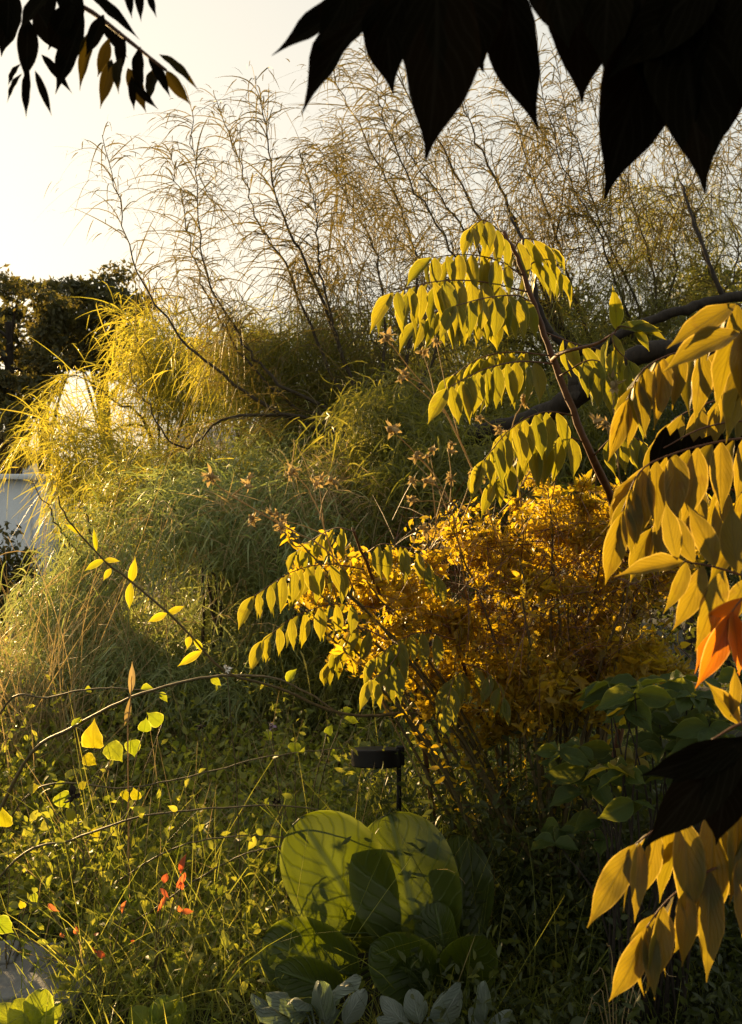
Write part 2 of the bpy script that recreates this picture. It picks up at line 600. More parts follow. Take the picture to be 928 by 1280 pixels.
M_lampblack = plain_mat('black_lamp_metal', (0.005, 0.0045, 0.0045), (0.010, 0.009, 0.009), 0.6, 60, 0.05, 0.2)
M_lamptop = plain_mat('lamp_solar_cell', (0.030, 0.026, 0.030), (0.05, 0.044, 0.046), 0.3, 25, 0.03, 0.5)
M_white = plain_mat('white_paint', (0.66, 0.70, 0.76), (0.76, 0.79, 0.83), 0.5, 3, 0.05)
M_dark = plain_mat('dark_gap', (0.02, 0.02, 0.022), (0.03, 0.03, 0.033), 0.6, 5, 0.0)
M_roof = plain_mat('pale_roof', (0.42, 0.34, 0.31), (0.55, 0.46, 0.42), 0.7, 4, 0.1)
M_slate = plain_mat('grey_slate', (0.10, 0.10, 0.10), (0.20, 0.195, 0.185), 0.75, 14, 0.5)
M_glass = plain_mat('window_glass', (0.03, 0.04, 0.05), (0.05, 0.06, 0.07), 0.1, 3, 0.0, 0.6)
M_petal = plain_mat('white_petal', (0.75, 0.72, 0.66), (0.85, 0.82, 0.76), 0.6, 30, 0.0)

# ------------------------------------------------------------------ ground
xs = np.concatenate([np.linspace(-2500, -60, 12, endpoint=False), np.linspace(-60, -8, 26, endpoint=False), np.linspace(-8, 8, 129, endpoint=False), np.linspace(8, 60, 26, endpoint=False), np.linspace(60, 2500, 13)])
ys = np.concatenate([np.linspace(-60, -3, 12, endpoint=False), np.linspace(-3, 13, 129, endpoint=False), np.linspace(13, 80, 30, endpoint=False), np.linspace(80, 3500, 14)])
gx, gy = np.meshgrid(xs, ys)
GV = np.stack([gx, gy, gz(gx, gy)], -1).reshape(-1, 3)
nx = len(xs)
ii, jj = np.meshgrid(np.arange(len(ys) - 1), np.arange(nx - 1), indexing='ij')
a = (ii * nx + jj).ravel()
ground = link('ground', mk_mesh('ground', GV, np.stack([a, a + 1, a + nx + 1, a + nx], -1)), M_soil)
ground['kind'] = 'structure'


def box_arrays(c, s, rz=0.0, bevel=0.0):
    x, y, z = (v / 2 for v in s)
    V = np.array([(-x, -y, -z), (x, -y, -z), (x, y, -z), (-x, y, -z), (-x, -y, z), (x, -y, z), (x, y, z), (-x, y, z)])
    F = np.array([(0, 3, 2, 1), (4, 5, 6, 7), (0, 1, 5, 4), (1, 2, 6, 5), (2, 3, 7, 6), (3, 0, 4, 7)])
    cr, sr = math.cos(rz), math.sin(rz)
    V = V @ np.array([[cr, sr, 0], [-sr, cr, 0], [0, 0, 1]]) + np.asarray(c)
    return V, F


def box(name, c, s, mat, parent=None, rz=0.0, bev=0.0):
    V, F = box_arrays(c, s, rz)
    me = mk_mesh(name, V, F, smooth=False)
    o = link(name, me, mat, parent)
    if bev:
        b = o.modifiers.new('bevel', 'BEVEL')
        b.width = bev
        b.segments = 2
    return o


# ------------------------------------------------------------------ far buildings
def build_shed():
    c = P(12, 660, 11.5)
    g = float(gz(c[0], 11.5))
    root = thing('garden_shed', 'bluish white panelled garden shed half hidden behind shrubs', 'shed', (c[0] - 1.35, 11.5, g))
    H = P(0, 600, 11.5)[2] - g
    W = 3.2
    for k in range(8):
        box('wall_panel', (-W / 2 + (k + 0.5) * W / 8, -0.012 * (k % 2), H / 2), (W / 8 - 0.012, 0.06, H), M_white, root, bev=0.006)
    for s in (-1, 1):
        box('side_wall', (s * (W / 2 - 0.03), 1.13, H / 2), (0.06, 2.15, H), M_white, root)
    box('back_wall', (0, 2.24, H / 2), (W, 0.06, H), M_white, root)
    box('roof', (0, 1.1, H + 0.035), (W + 0.12, 2.5, 0.06), M_white, root, bev=0.01)
    ck = box('utility_cabinet', (1.05, -0.26, 0.72), (0.62, 0.4, 1.15), M_white, root, bev=0.02)
    box('handle', (0.10, -0.215, 0.36), (0.2, 0.03, 0.05), M_dark, ck)
    ck.location = (0, 0, 0)
    return root


def build_house(px0, px1, py_top, py_eave, Y, label, mat_r):
    a, b = P(px0, py_eave, Y), P(px1, py_eave, Y)
    top = P(px0, py_top, Y)[2]
    g = float(gz(a[0], Y))
    cx, W = (a[0] + b[0]) / 2, b[0] - a[0]
    eave = a[2]
    root = thing('low_house', label, 'house', (cx, Y, g))
    he, ht = eave - g, top - g
    D = 3.5
    wl = box('wall', (0, D / 2, he / 2), (W * 0.96, D, he), M_white, root)
    V = np.array([(-W / 2, -0.15, he), (W / 2, -0.15, he), (W / 2, D / 2, ht), (-W / 2, D / 2, ht), (W / 2, D + .15, he), (-W / 2, D + .15, he),
                  (-W / 2, -0.15, he - .08), (W / 2, -0.15, he - .08), (W / 2, D + .15, he - .08), (-W / 2, D + .15, he - .08)])
    F = np.array([(0, 1, 2, 3), (3, 2, 4, 5), (6, 7, 1, 0), (5, 4, 8, 9)])
    rf = link('roof', mk_mesh('roof', V, F, smooth=False), mat_r, root)
    for k in range(12):
        x = -W / 2 + (k + 0.5) * W / 12
        box('roof_seam', (x, D / 4 - .07, (he + ht) / 2 + 0.02), (0.03, 0.03, 0.03), mat_r, rf)
    for s in (-0.28, 0.22):
        w = box('window', (W * s, -0.02, he * 0.6), (W * 0.16, 0.06, he * 0.3), M_white, root)
        box('pane', (W * s, -0.055, he * 0.6), (W * 0.16 - 0.08, 0.02, he * 0.3 - 0.08), M_glass, w)
    return root


build_shed()
build_house(205, 325, 527, 552, 24, 'low house with pale pinkish roof glimpsed beyond the yellow willow', M_roof)
build_house(-90, 17, 556, 578, 19, 'low house with pale pinkish roof behind the bluish white shed', M_roof)

# ------------------------------------------------------------------ far trees
T_leaf2 = leaf_template(2, 0.42, 0.5, 0.15, 0.15)
T_leaf3 = leaf_template(3, 0.36, 0.45, 0.18, 0.2)


def far_tree(name, label, px, Y, py_top, rx, ry, n_clump, n_leaf, mat, size=0.09, lean=0.0, py_c=None, spread=0.33):
    base = P(px, 600, Y)
    g = float(gz(base[0], Y))
    root = thing(name, label, 'tree', (base[0], Y, g), 'trees beyond the garden')
    sc = Y / FPX
    top = P(px, py_top, Y)[2]
    rX, rZ = rx * sc, ry * sc
    cen = np.array([base[0] + lean, Y, top - rZ])
    tr, path = tube('trunk', [(base[0], Y, g - 0.2), (base[0] + 0.1, Y, (g + cen[2]) / 2), (cen[0], Y, cen[2] + rZ * 0.3)], 0.16, 0.05, M_bark, root, 8, 0.02)
    bag = Bag()
    cl = []
    for k in range(n_clump):
        v = rng.normal(size=3)
        v = v / np.linalg.norm(v) * rng.uniform(0.35, 1.0) ** 0.6
        p = cen + v * np.array([rX, rX * 0.8, rZ])
        cl.append(p)
        if k % 3 == 0:
            s = path[int(len(path) * rng.uniform(0.4, 0.95))]
            V, F, U = tube_arrays(smooth_path([s, (s + p) / 2 + np.array([0, 0, 0.12]), p], 8), np.linspace(0.035, 0.008, 9)[:len(smooth_path([s, p, p], 8))], 5)
            bag.add(V, F, U)
    bag.build('limbs', M_bark, root)
    cl = np.array(cl)
    per = n_leaf // n_clump
    r = rX * spread * rng.uniform(0.5, 1.1, n_clump)
    v = norm(rng.normal(size=(n_clump, per, 3))) * (rng.random((n_clump, per, 1)) ** 0.5)
    pos = (cl[:, None] + v * r[:, None, None] * np.array([1, 1, 0.75])).reshape(-1, 3)
    pos = pos[sun_keep(pos)]
    N = len(pos)
    d = rdir(N, -0.5)
    V, F, U = place(T_leaf2, pos, d, rdir(N), size * rng.uniform(0.6, 1.4, N))
    b2 = Bag()
    b2.add(V, F, U)
    b2.build('crown', mat, root, 'stuff')
    return root


far_tree('evergreen_tree', 'dark evergreen tree standing behind the low pink roofed house', 12, 17, 328, 78, 105, 50, 11000, M_evergreen, 0.11)
far_tree('evergreen_tree', 'dark rounded evergreen tree between the tall tree and the yellow willow', 128, 18, 338, 80, 68, 42, 9500, M_evergreen, 0.11)
far_tree('evergreen_tree', 'slim dark tree with gaps of bright sky around its trunk', 50, 20, 350, 66, 60, 32, 8000, M_evergreen, 0.11)
far_tree('evergreen_tree', 'low dark bush tree right of the shed roof', 0, 15, 490, 42, 50, 20, 5000, M_evergreen)
far_tree('hedge_tree', 'broad olive tree far behind the dark arching limb', 640, 15, 352, 160, 130, 60, 16000, M_weed_dark)
far_tree('hedge_tree', 'dense olive tree beyond the twigs at the right', 870, 14, 335, 160, 140, 60, 16000, M_weed_dark)
far_tree('hedge_tree', 'olive tree rising behind the middle of the wispy willow', 440, 16, 400, 120, 100, 40, 10000, M_weed_dark)
far_tree('hedge_tree', 'pale olive tree far behind the yellow willow', 300, 21, 415, 95, 70, 30, 7000, M_willow)

# low hedge bushes closing off the end of the garden
def hedge_bush(label, px, Y, py_top, rx, n, mat):
    b = P(px, 600, Y)
    g = float(gz(b[0], Y))
    top = P(px, py_top, Y)[2]
    root = thing('hedge_bush', label, 'bush', (b[0], Y, g), 'hedge bushes closing the garden')
    rX, rZ = rx * Y / FPX, (top - g) * 0.55
    for k in range(5):
        tube('stem', [(b[0] + rng.uniform(-.1, .1), Y, g - .1), (b[0] + rng.uniform(-.4, .4), Y, g + rZ * 0.7), (b[0] + rng.uniform(-.8, .8) * rX, Y + rng.uniform(-.3, .3), g + rZ * 1.5)], 0.03, 0.008, M_bark, root, 5, 0.01, 10)
    v = norm(rng.normal(size=(n, 3))) * (rng.random((n, 1)) ** 0.4)
    lump = 1 + 0.22 * np.sin(v[:, 0] * 9 + px) * np.cos(v[:, 2] * 7) + 0.12 * np.sin(v[:, 0] * 23)
    pos = np.array([b[0], Y, g + rZ * 0.85]) + v * lump[:, None] * np.array([rX, rX * 0.6, rZ])
    pos = pos[pos[:, 2] > gz(pos[:, 0], pos[:, 1])]
    pos = pos[sun_keep(pos)]
    m = len(pos)
    bb = Bag()
    bb.add(*place(T_leaf2, pos, rdir(m, -0.2), rdir(m), rng.uniform(0.05, 0.12, m)))
    bb.build('foliage', mat, root, 'stuff')


for lab, px, Y, pt, rx, n, mt in [
        ('low olive hedge bush behind the base of the wispy willow', 420, 10.5, 520, 110, 5000, M_willow),
        ('low hedge bush seen between the willow stems and dark limb', 590, 11, 500, 110, 5000, M_weed_dark),
        ('hedge bush behind the pinnate sapling stem', 760, 10.5, 480, 120, 5000, M_weed_dark),
        ('hedge bush behind the near golden leaves', 930, 10, 480, 120, 5000, M_weed_dark),
        ('low hedge bush in front of the pale roofed house', 265, 12, 568, 110, 5000, M_willow),
        ('low hedge bush beside the bluish white shed', 130, 12.5, 575, 80, 4000, M_willow),
        ('dark creeping bush at the foot of the bluish white shed', 15, 9.5, 672, 45, 2600, M_evergreen)]:
    hedge_bush(lab, px, Y, pt, rx, n, mt)

# ------------------------------------------------------------------ willows
def willow(label, Y, stems, base_px, blobs, mat_stem, name='willow_shrub', r0=0.015, group='willows at the end of the garden', twig_per_m=44, twig_len=(0.24, 0.56), twig_mat=None):
    gb = P(base_px, 600, Y)
    g = float(gz(gb[0], Y))
    root = thing(name, label, 'shrub', (gb[0], Y, g), group)
    tw = Bag()
    for st in stems:
        rad = r0
        if isinstance(st, tuple):
            st, rad = st
        dy = rng.uniform(-0.5, 0.5)
        n = len(st)
        pts = [P(x, y, Y + dy * i / max(1, n - 1)) for i, (x, y) in enumerate(st)]
        pts = [np.array([gb[0] + rng.uniform(-.15, .15), Y + rng.uniform(-.15, .15), g - 0.1])] + pts
        o, path = tube('stem', pts, rad, 0.0025, mat_stem, root, 6, 0.010, 40, 1.35)
        # arching twiglets along the upper part
        seg = np.linalg.norm(np.diff(path, axis=0), axis=1)
        tot = seg.sum()
        N = int(tot * 0.8 * twig_per_m)
        t = 0.22 + 0.78 * rng.random(N) ** 0.8
        idx = np.clip((t * (len(path) - 1)).astype(int), 0, len(path) - 2)
        fr = (t * (len(path) - 1) - idx)[:, None]
        pos = path[idx] * (1 - fr) + path[idx + 1] * fr
        T = norm(path[idx + 1] - path[idx])
        d = norm(rdir(N) * np.array([1.2, 1.0, 0.5]) + T * 0.55 + np.array([0, 0, 0.25]))
        L = rng.uniform(*twig_len, N) * (1.1 - 0.3 * t)
        k = sun_keep(pos, d, L)
        V, F, U = ribbons(pos[k], d[k], L[k], rng.uniform(0.0055, 0.009, k.sum()), rng.uniform(0.4, 1.1, k.sum()), 6, curl=0.2)
        tw.add(V, F, U)
        # fine leaves hanging along those twiglets
        sel = np.where(k)[0]
        rep = np.repeat(sel, 2)
        tt = rng.uniform(0.25, 1, len(rep))
        dr = 0.65
        lp = pos[rep] + d[rep] * (L[rep] * tt)[:, None] + np.array([0, 0, -1.0]) * (L[rep] * dr * tt ** 2)[:, None] + rng.normal(0, 0.015, (len(rep), 3))
        V, F, U = ribbons(lp, norm(d[rep] * 0.5 + rdir(len(rep)) * 0.8), rng.uniform(0.04, 0.11, len(rep)), rng.uniform(0.004, 0.007, len(rep)), 0.5, 3)
        tw.add(V, F, U)
    tw.build('twiglets', twig_mat or M_willow_top, root, 'stuff')
    for (bx, by, bY, rx, ry, rd, N, ln, wd, mat, up) in blobs:
        K = max(6, N // 45)
        cen = blob(bx, by, bY, rx, ry, rd, K)
        which = rng.integers(0, K, N)
        sg = (0.035 + 0.085 * rng.random(K) ** 1.5) * bY / 5.0
        offs = rng.normal(size=(N, 3)) * sg[which][:, None] * np.array([1, 1, 0.8])
        pos = cen[which] + offs
        rad = norm(offs)
        gzz = gz(pos[:, 0], pos[:, 1])
        k = pos[:, 2] > gzz
        pos, rad, which = pos[k], rad[k], which[k]
        n = len(pos)
        cd = rdir(K, up)
        d = norm(rad * 0.45 + cd[which] * 0.55 + rng.normal(size=(n, 3)) * 0.6)
        L = rng.uniform(ln[0], ln[1], n)
        k = sun_keep(pos, d, L)
        pos, d, L = pos[k], d[k], L[k]
        n = len(pos)
        V, F, U = ribbons(pos, d, L, rng.uniform(wd[0], wd[1], n), rng.uniform(0.3, 1.2, n), 4, curl=0.25)
        b = Bag()
        b.add(V, F, U)
        b.build('foliage', mat, root, 'stuff')
    return root


stemsA = [
    ([(440, 575), (400, 540), (330, 505), (270, 462), (215, 408), (172, 340), (148, 250), (127, 168)], 0.019),
    [(430, 560), (370, 510), (300, 440), (248, 340), (228, 250), (213, 192)],
    [(440, 560), (350, 480), (300, 420), (258, 340), (245, 230), (240, 140)],
    [(450, 560), (410, 460), (360, 340), (325, 280), (298, 200), (268, 118)],
    ([(455, 560), (430, 450), (385, 335), (350, 260), (335, 180), (318, 95)], 0.019),
    [(470, 560), (480, 430), (470, 320), (430, 240), (395, 182)],
    [(480, 570), (505, 470), (522, 350), (500, 260), (464, 190), (430, 120), (410, 70)],
    [(490, 580), (540, 450), (570, 340), (520, 240), (480, 150), (470, 110)],
    [(450, 570), (300, 520), (230, 560), (180, 500), (160, 450)],
    [(460, 560), (420, 420), (400, 330), (395, 260), (375, 190)],
]
wl = (0.10, 0.24)
ww = (0.004, 0.008)
willow('wispy willow with bare stems arching left against the sky', 6.3, stemsA, 455,
       [(410, 470, 7.3, 130, 90, 0.6, 7000, wl, ww, M_willow, 0.1),
        (430, 560, 7.0, 120, 90, 0.5, 8000, wl, ww, M_willow, 0.1),
        (330, 445, 7.4, 110, 50, 0.5, 2600, wl, ww, M_willow_sunlit, 0.0),
        (350, 300, 6.6, 190, 140, 0.9, 700, (0.14, 0.34), (0.005, 0.008), M_willow_top, 0.1),
        (500, 300, 6.8, 160, 150, 0.9, 1100, (0.14, 0.34), (0.005, 0.008), M_willow_top, 0.1)], M_twig)
stemsB = [
    ([(720, 480), (700, 420), (650, 340), (594, 262), (545, 170), (490, 85), (470, 40)], 0.024),
    ([(720, 480), (690, 390), (655, 300), (615, 215), (584, 150), (560, 60)], 0.03),
    [(740, 480), (720, 380), (690, 280), (660, 200), (634, 115), (620, 40)],
    [(750, 480), (790, 420), (764, 340), (744, 280), (704, 210), (680, 120), (670, 30)],
    [(760, 480), (800, 400), (760, 300), (735, 230), (712, 150), (690, 60)],
    [(780, 480), (820, 380), (800, 280), (770, 190), (765, 80)],
    ([(860, 480), (905, 385), (889, 340), (868, 275), (849, 220), (835, 130)], 0.028),
    [(800, 480), (840, 360), (850, 270), (880, 180), (890, 60)],
    [(700, 480), (640, 400), (600, 320), (560, 260), (510, 190), (480, 120), (455, 60)],
    [(820, 480), (890, 400), (930, 300), (940, 200)],
    [(730, 480), (700, 400), (690, 330), (705, 240), (720, 140), (745, 50)],
    [(690, 480), (620, 420), (560, 350), (500, 300), (440, 220), (425, 150)],
]
willow('tall twiggy willow with thick dark stems behind the dark arching limb', 7.4, stemsB, 740,
       [(620, 430, 7.6, 160, 90, 0.8, 4200, wl, ww, M_willow, 0.1),
        (820, 400, 7.6, 150, 100, 0.8, 3800, wl, ww, M_willow, 0.1),
        (850, 300, 7.7, 130, 90, 0.8, 1900, wl, ww, M_willow, 0.1),
        (640, 250, 7.4, 170, 150, 0.9, 1100, (0.14, 0.34), (0.006, 0.009), M_willow_top, 0.1),
        (800, 220, 7.4, 150, 160, 0.9, 1100, (0.14, 0.34), (0.006, 0.009), M_willow_top, 0.1),
        (700, 520, 7.2, 220, 110, 0.7, 5000, wl, ww, M_willow, 0.1)], M_twig)
stemsC = [
    [(200, 560), (190, 480), (170, 420), (150, 380)],
    [(210, 560), (220, 480), (230, 420), (200, 370)],
    [(190, 560), (140, 500), (90, 470), (60, 520)],
    [(195, 560), (120, 540), (60, 530), (20, 560)],
    [(220, 560), (260, 480), (290, 420), (300, 380)],
]
willow('sunlit yellow willow in front of the dark evergreen trees', 9.0, stemsC, 200,
       [(205, 455, 9.4, 50, 80, 0.6, 1500, (0.16, 0.42), (0.007, 0.012), M_willow_sunlit, -0.4),
        (270, 465, 9.0, 70, 55, 0.6, 800, (0.16, 0.42), (0.007, 0.012), M_willow_sunlit, -0.4),
        (95, 545, 8.4, 60, 35, 0.5, 600, (0.2, 0.5), (0.007, 0.012), M_willow_sunlit, 0.2),
        (180, 600, 8.3, 130, 35, 0.5, 2600, (0.15, 0.4), (0.007, 0.012), M_willow_sunlit, 0.0)], M_twig, twig_mat=M_willow_sunlit, twig_per_m=50)

# middle distance mass, paled in leaf colour for haze: three low willows
hl, hw = (0.05, 0.15), (0.0035, 0.0085)
G, Wl = M_haze_green, M_willow
mids = [
    ('low grey green willow beside the shed corner', 5.6, 130, [(125, 760, 5.6, 110, 110, 0.6, 10850, hl, hw, G, 0.35), (165, 655, 6.0, 80, 60, 0.5, 4340, hl, hw, Wl, 0.2), (50, 870, 5.2, 120, 60, 0.4, 6200, hl, hw, G, 0.5), (110, 740, 5.2, 110, 90, 0.4, 700, (0.15, 0.35), (0.003, 0.005), M_dry, 0.5)]),
    ('low grey green willow below the yellow willow', 5.4, 270, [(260, 710, 5.5, 140, 130, 0.7, 13175, hl, hw, G, 0.35), (250, 632, 6.2, 120, 45, 0.5, 5580, hl, hw, M_willow_sunlit, 0.1), (330, 590, 6.4, 140, 50, 0.5, 3600, hl, hw, G, 0.2), (200, 590, 6.8, 130, 35, 0.5, 2400, hl, hw, Wl, 0.2), (230, 850, 5.1, 150, 70, 0.4, 9300, hl, hw, G, 0.4), (250, 700, 5.0, 130, 110, 0.4, 600, (0.15, 0.35), (0.003, 0.005), M_dry, 0.5)]),
    ('low grey green willow behind the golden shrub', 5.2, 420, [(400, 720, 5.3, 120, 140, 0.7, 12400, hl, hw, G, 0.35), (440, 630, 5.6, 110, 70, 0.5, 6200, hl, hw, Wl, 0.2), (400, 850, 5.0, 130, 70, 0.4, 7750, hl, hw, Wl, 0.4), (420, 660, 4.9, 110, 100, 0.4, 500, (0.12, 0.3), (0.003, 0.005), M_dry, 0.5)]),
    ('shaded green willow under the dark arching limb', 5.0, 600, [(575, 630, 4.75, 120, 90, 0.4, 10850, hl, hw, Wl, 0.2), (500, 560, 5.2, 90, 90, 0.4, 6200, hl, hw, Wl, 0.2), (740, 560, 5.8, 150, 90, 0.4, 8525, hl, hw, Wl, 0.2), (900, 560, 5.4, 120, 160, 0.6, 9300, hl, hw, M_weed_dark, 0.2)]),
]
for lab, Y, bpx, bl in mids:
    st = [[(bpx + rng.uniform(-20, 20), 740), (bpx + s * 50 + rng.uniform(-15, 15), 660), (bpx + s * 85, 600 + rng.uniform(-25, 40))] for s in (-1, -0.4, 0.2, 0.9)]
    willow(lab, Y, st, bpx, bl, M_twig, 'low_willow', 0.012, 'low willows in the middle of the garden', 40, (0.12, 0.3), M_haze_green)

# shaded skirt under the low willows
# ------------------------------------------------------------------ dark arching limb
def build_limb():
    b = P(525, 600, 5.5)
    root = thing('leaning_tree', 'dark bare limb arching right behind the pinnate sapling', 'tree', (b[0], 5.5, float(gz(b[0], 5.5))))
    pts = [np.array([b[0], 5.5, -0.25]), P(530, 700, 5.5), P(545, 600, 5.4), P(580, 552, 5.2), P(650, 530, 4.9), P(715, 500, 4.6), P(755, 470, 4.5), P(800, 444, 4.4), P(850, 436, 4.35), P(905, 440, 4.3), P(990, 470, 4.2)]
    tube('trunk', pts, 0.062, 0.033, M_bark, root, 10, 0.004, 60)
    pts = [P(650, 530, 4.5), P(665, 470, 4.5), P(690, 418, 4.5), P(715, 436, 4.5), P(745, 434, 4.5), P(800, 406, 4.5), P(860, 386, 4.5), P(905, 374, 4.5), P(980, 360, 4.5)]
    tube('branch', pts[2:], 0.020, 0.024, M_bark, root, 8, 0.004, 36)
    tube('branch', [P(690, 418, 4.5), P(672, 380, 4.5), P(665, 330, 4.5), P(640, 270, 4.6)], 0.016, 0.006, M_bark, root, 6, 0.004)
    tube('branch', [P(715, 436, 4.5), P(716, 470, 4.47), P(720, 498, 4.45)], 0.018, 0.024, M_bark, root, 8, 0.003)
    tube('branch', [P(905, 374, 4.5), P(893, 345, 4.5), P(868, 280, 4.6), P(852, 228, 4.7)], 0.013, 0.005, M_bark, root, 6, 0.003)


build_limb()

# ------------------------------------------------------------------ pinnate fronds
LEAFLETS = {}


def leaflet_mesh(kind, mat):
    key = (kind, mat.name)
    if key not in LEAFLETS:
        arr = []
        for k in range(5):
            w = {'broad': 0.29, 'slim': 0.25, 'oh': 0.36, 'tri': 0.5}[kind] * rng.uniform(0.9, 1.1)
            V, F, U = leaf_template(13, w * 1.06, rng.uniform(0.36, 0.46), rng.uniform(0.12, 0.35), rng.uniform(0.05, 0.28), 1.0, 0.10, 2)
            bend = rng.uniform(-0.16, 0.16)
            V[:, 0] += bend * (V[:, 1] ** 2 - 0.45 * V[:, 1])
            me = mk_mesh('leaflet', V, F, U)
            me.materials.append(mat)
            arr.append(me)
        LEAFLETS[key] = arr
    return random.choice(LEAFLETS[key])


def frond(root, pts, n, leaf_len, mat, kind='broad', down=1.0, out=0.38, fwd=0.22, stalk_r=0.0022, stalk_mat=None, start=0.2, name='leaf_stalk', face=None, jitter=0.11, ws=1.0, term=True):
    """pts: 3D polyline of the rachis"""
    st, path = tube(name, pts, stalk_r, stalk_r * 0.45, stalk_mat or M_redstem, root, 5, 0.0, 18)
    o0 = off(root)
    K = len(path)
    ts = np.linspace(start, 0.97, n)
    up = np.array([0, 0, 1.0])
    for i, t in enumerate(ts):
        f = t * (K - 1)
        j = min(int(f), K - 2)
        p = path[j] * (1 - (f - j)) + path[j + 1] * (f - j)
        T = norm(path[min(j + 2, K - 1)] - path[max(j - 1, 0)])
        side = norm(np.cross(T, up))
        if face is not None:
            side = norm(np.cross(T, face))
        for s in (-1, 1):
            if s > 0:
                p = p + T * (0.5 * np.linalg.norm(path[-1] - path[0]) * (0.97 - start) / n)
            d = side * s * out + np.array([0, 0, -down]) + T * fwd + rng.normal(0, jitter, 3)
            nr = norm(side * s * 0.55 + up * 0.25 + np.array([0, -0.7, 0]) + rng.normal(0, 0.25, 3)) if face is None else norm(np.asarray(face) + rng.normal(0, 0.2, 3))
            L = leaf_len * rng.uniform(0.82, 1.12) * (0.72 + 0.5 * math.sin(math.pi * (0.15 + 0.8 * t)))
            o = link('leaflet', leaflet_mesh(kind, mat), None, st)
            o.matrix_local = mat_from(p - o0, d, nr, L, L * ws * rng.uniform(0.9, 1.1))
    if term:
        T = norm(path[-1] - path[-3])
        o = link('leaflet', leaflet_mesh(kind, mat), None, st)
        o.matrix_local = mat_from(path[-1] - o0, T * 0.7 + np.array([0, 0, -0.5 * down]), np.array([0.1, -0.6, 0.6]), leaf_len * 1.05)
    return st


def pxl(lst, Y0, Y1=None):
    Y1 = Y0 if Y1 is None else Y1
    n = len(lst)
    return [P(x, y, Y0 + (Y1 - Y0) * i / (n - 1)) for i, (x, y) in enumerate(lst)]


# middle sapling
b = P(800, 600, 2.75)
sap = thing('pinnate_sapling', 'tall pinnate leaved sapling with reddish stem rising above the golden shrub', 'sapling', (b[0], 3.35, 0.0))
tube('stem', [np.array([b[0], 3.35, -0.05]), P(790, 800, 3.25), P(772, 650, 2.9), P(735, 560, 2.7), P(700, 470, 2.7), P(672, 395, 2.7), P(650, 330, 2.7), P(630, 290, 2.7)], 0.014, 0.005, M_redstem, sap, 8, 0.002, 40)
tube('branch', [P(690, 450, 2.7), P(705, 440, 2.6), P(745, 430, 2.5), P(770, 415, 2.45)], 0.006, 0.003, M_redstem, sap, 6)
Yc = 2.7
FR = [
    ([(660, 365), (600, 352), (545, 352), (492, 366)], 2.70, 2.45, 9, 0.115),
    ([(655, 345), (620, 325), (580, 318), (540, 322)], 2.70, 2.60, 7, 0.10),
    ([(662, 375), (620, 378), (570, 380), (525, 400)], 2.72, 2.85, 8, 0.105),
    ([(640, 310), (625, 290), (605, 275), (590, 285)], 2.70, 2.6, 5, 0.085),
    ([(640, 320), (650, 300), (668, 300), (690, 310)], 2.70, 2.8, 5, 0.09),
    ([(655, 340), (672, 325), (690, 330), (705, 350)], 2.70, 2.9, 5, 0.09),
    ([(668, 385), (650, 370), (610, 372), (570, 382)], 2.68, 2.35, 7, 0.10),
    ([(695, 455), (650, 452), (605, 462), (560, 485)], 2.70, 2.42, 10, 0.105),
    ([(690, 445), (640, 440), (600, 448), (565, 470)], 2.70, 2.85, 8, 0.10),
    ([(700, 470), (740, 450), (775, 470), (795, 500)], 2.68, 2.55, 6, 0.10),
    ([(680, 415), (720, 430), (755, 440), (785, 470)], 2.70, 2.8, 6, 0.09),
    ([(770, 415), (765, 420), (770, 435), (785, 450)], 2.45, 2.4, 3, 0.095),
    ([(720, 520), (680, 515), (640, 535), (605, 575)], 2.70, 2.45, 8, 0.105),
    ([(735, 555), (700, 545), (660, 560), (620, 600)], 2.70, 2.62, 7, 0.10),
    ([(742, 570), (770, 545), (800, 550), (830, 580)], 2.70, 2.6, 6, 0.095),
]
for pts, y0, y1, n, ln in FR:
    frond(sap, pxl(pts, y0, y1), n, ln, M_sumac, 'broad', stalk_r=0.0024)
# leaf pair shown flat at the end of the side branch
fp = frond(sap, pxl([(768, 416), (775, 408), (790, 410)], 2.45, 2.42), 2, 0.085, M_sumac, 'broad', down=0.15, out=0.7, fwd=0.8, face=(0.1, -1, 0.4))

# low suckers left of the golden shrub
def sucker(label, bpx, Y, stem, fr):
    b = P(bpx, 600, Y)
    r = thing('pinnate_sucker', label, 'sapling', (b[0] + 0.12, Y + 0.5, float(gz(b[0], Y))), 'low pinnate suckers along the golden shrub')
    tube('stem', [np.array([b[0] + 0.12, Y + 0.5, -0.05])] + pxl(stem, Y + 0.3, Y), 0.009, 0.003, M_redstem, r, 7, 0.002, 26)
    for pts, y0, y1, n, ln in fr:
        frond(r, pxl(pts, y0, y1), n, ln, M_sumac, 'broad', stalk_r=0.002)


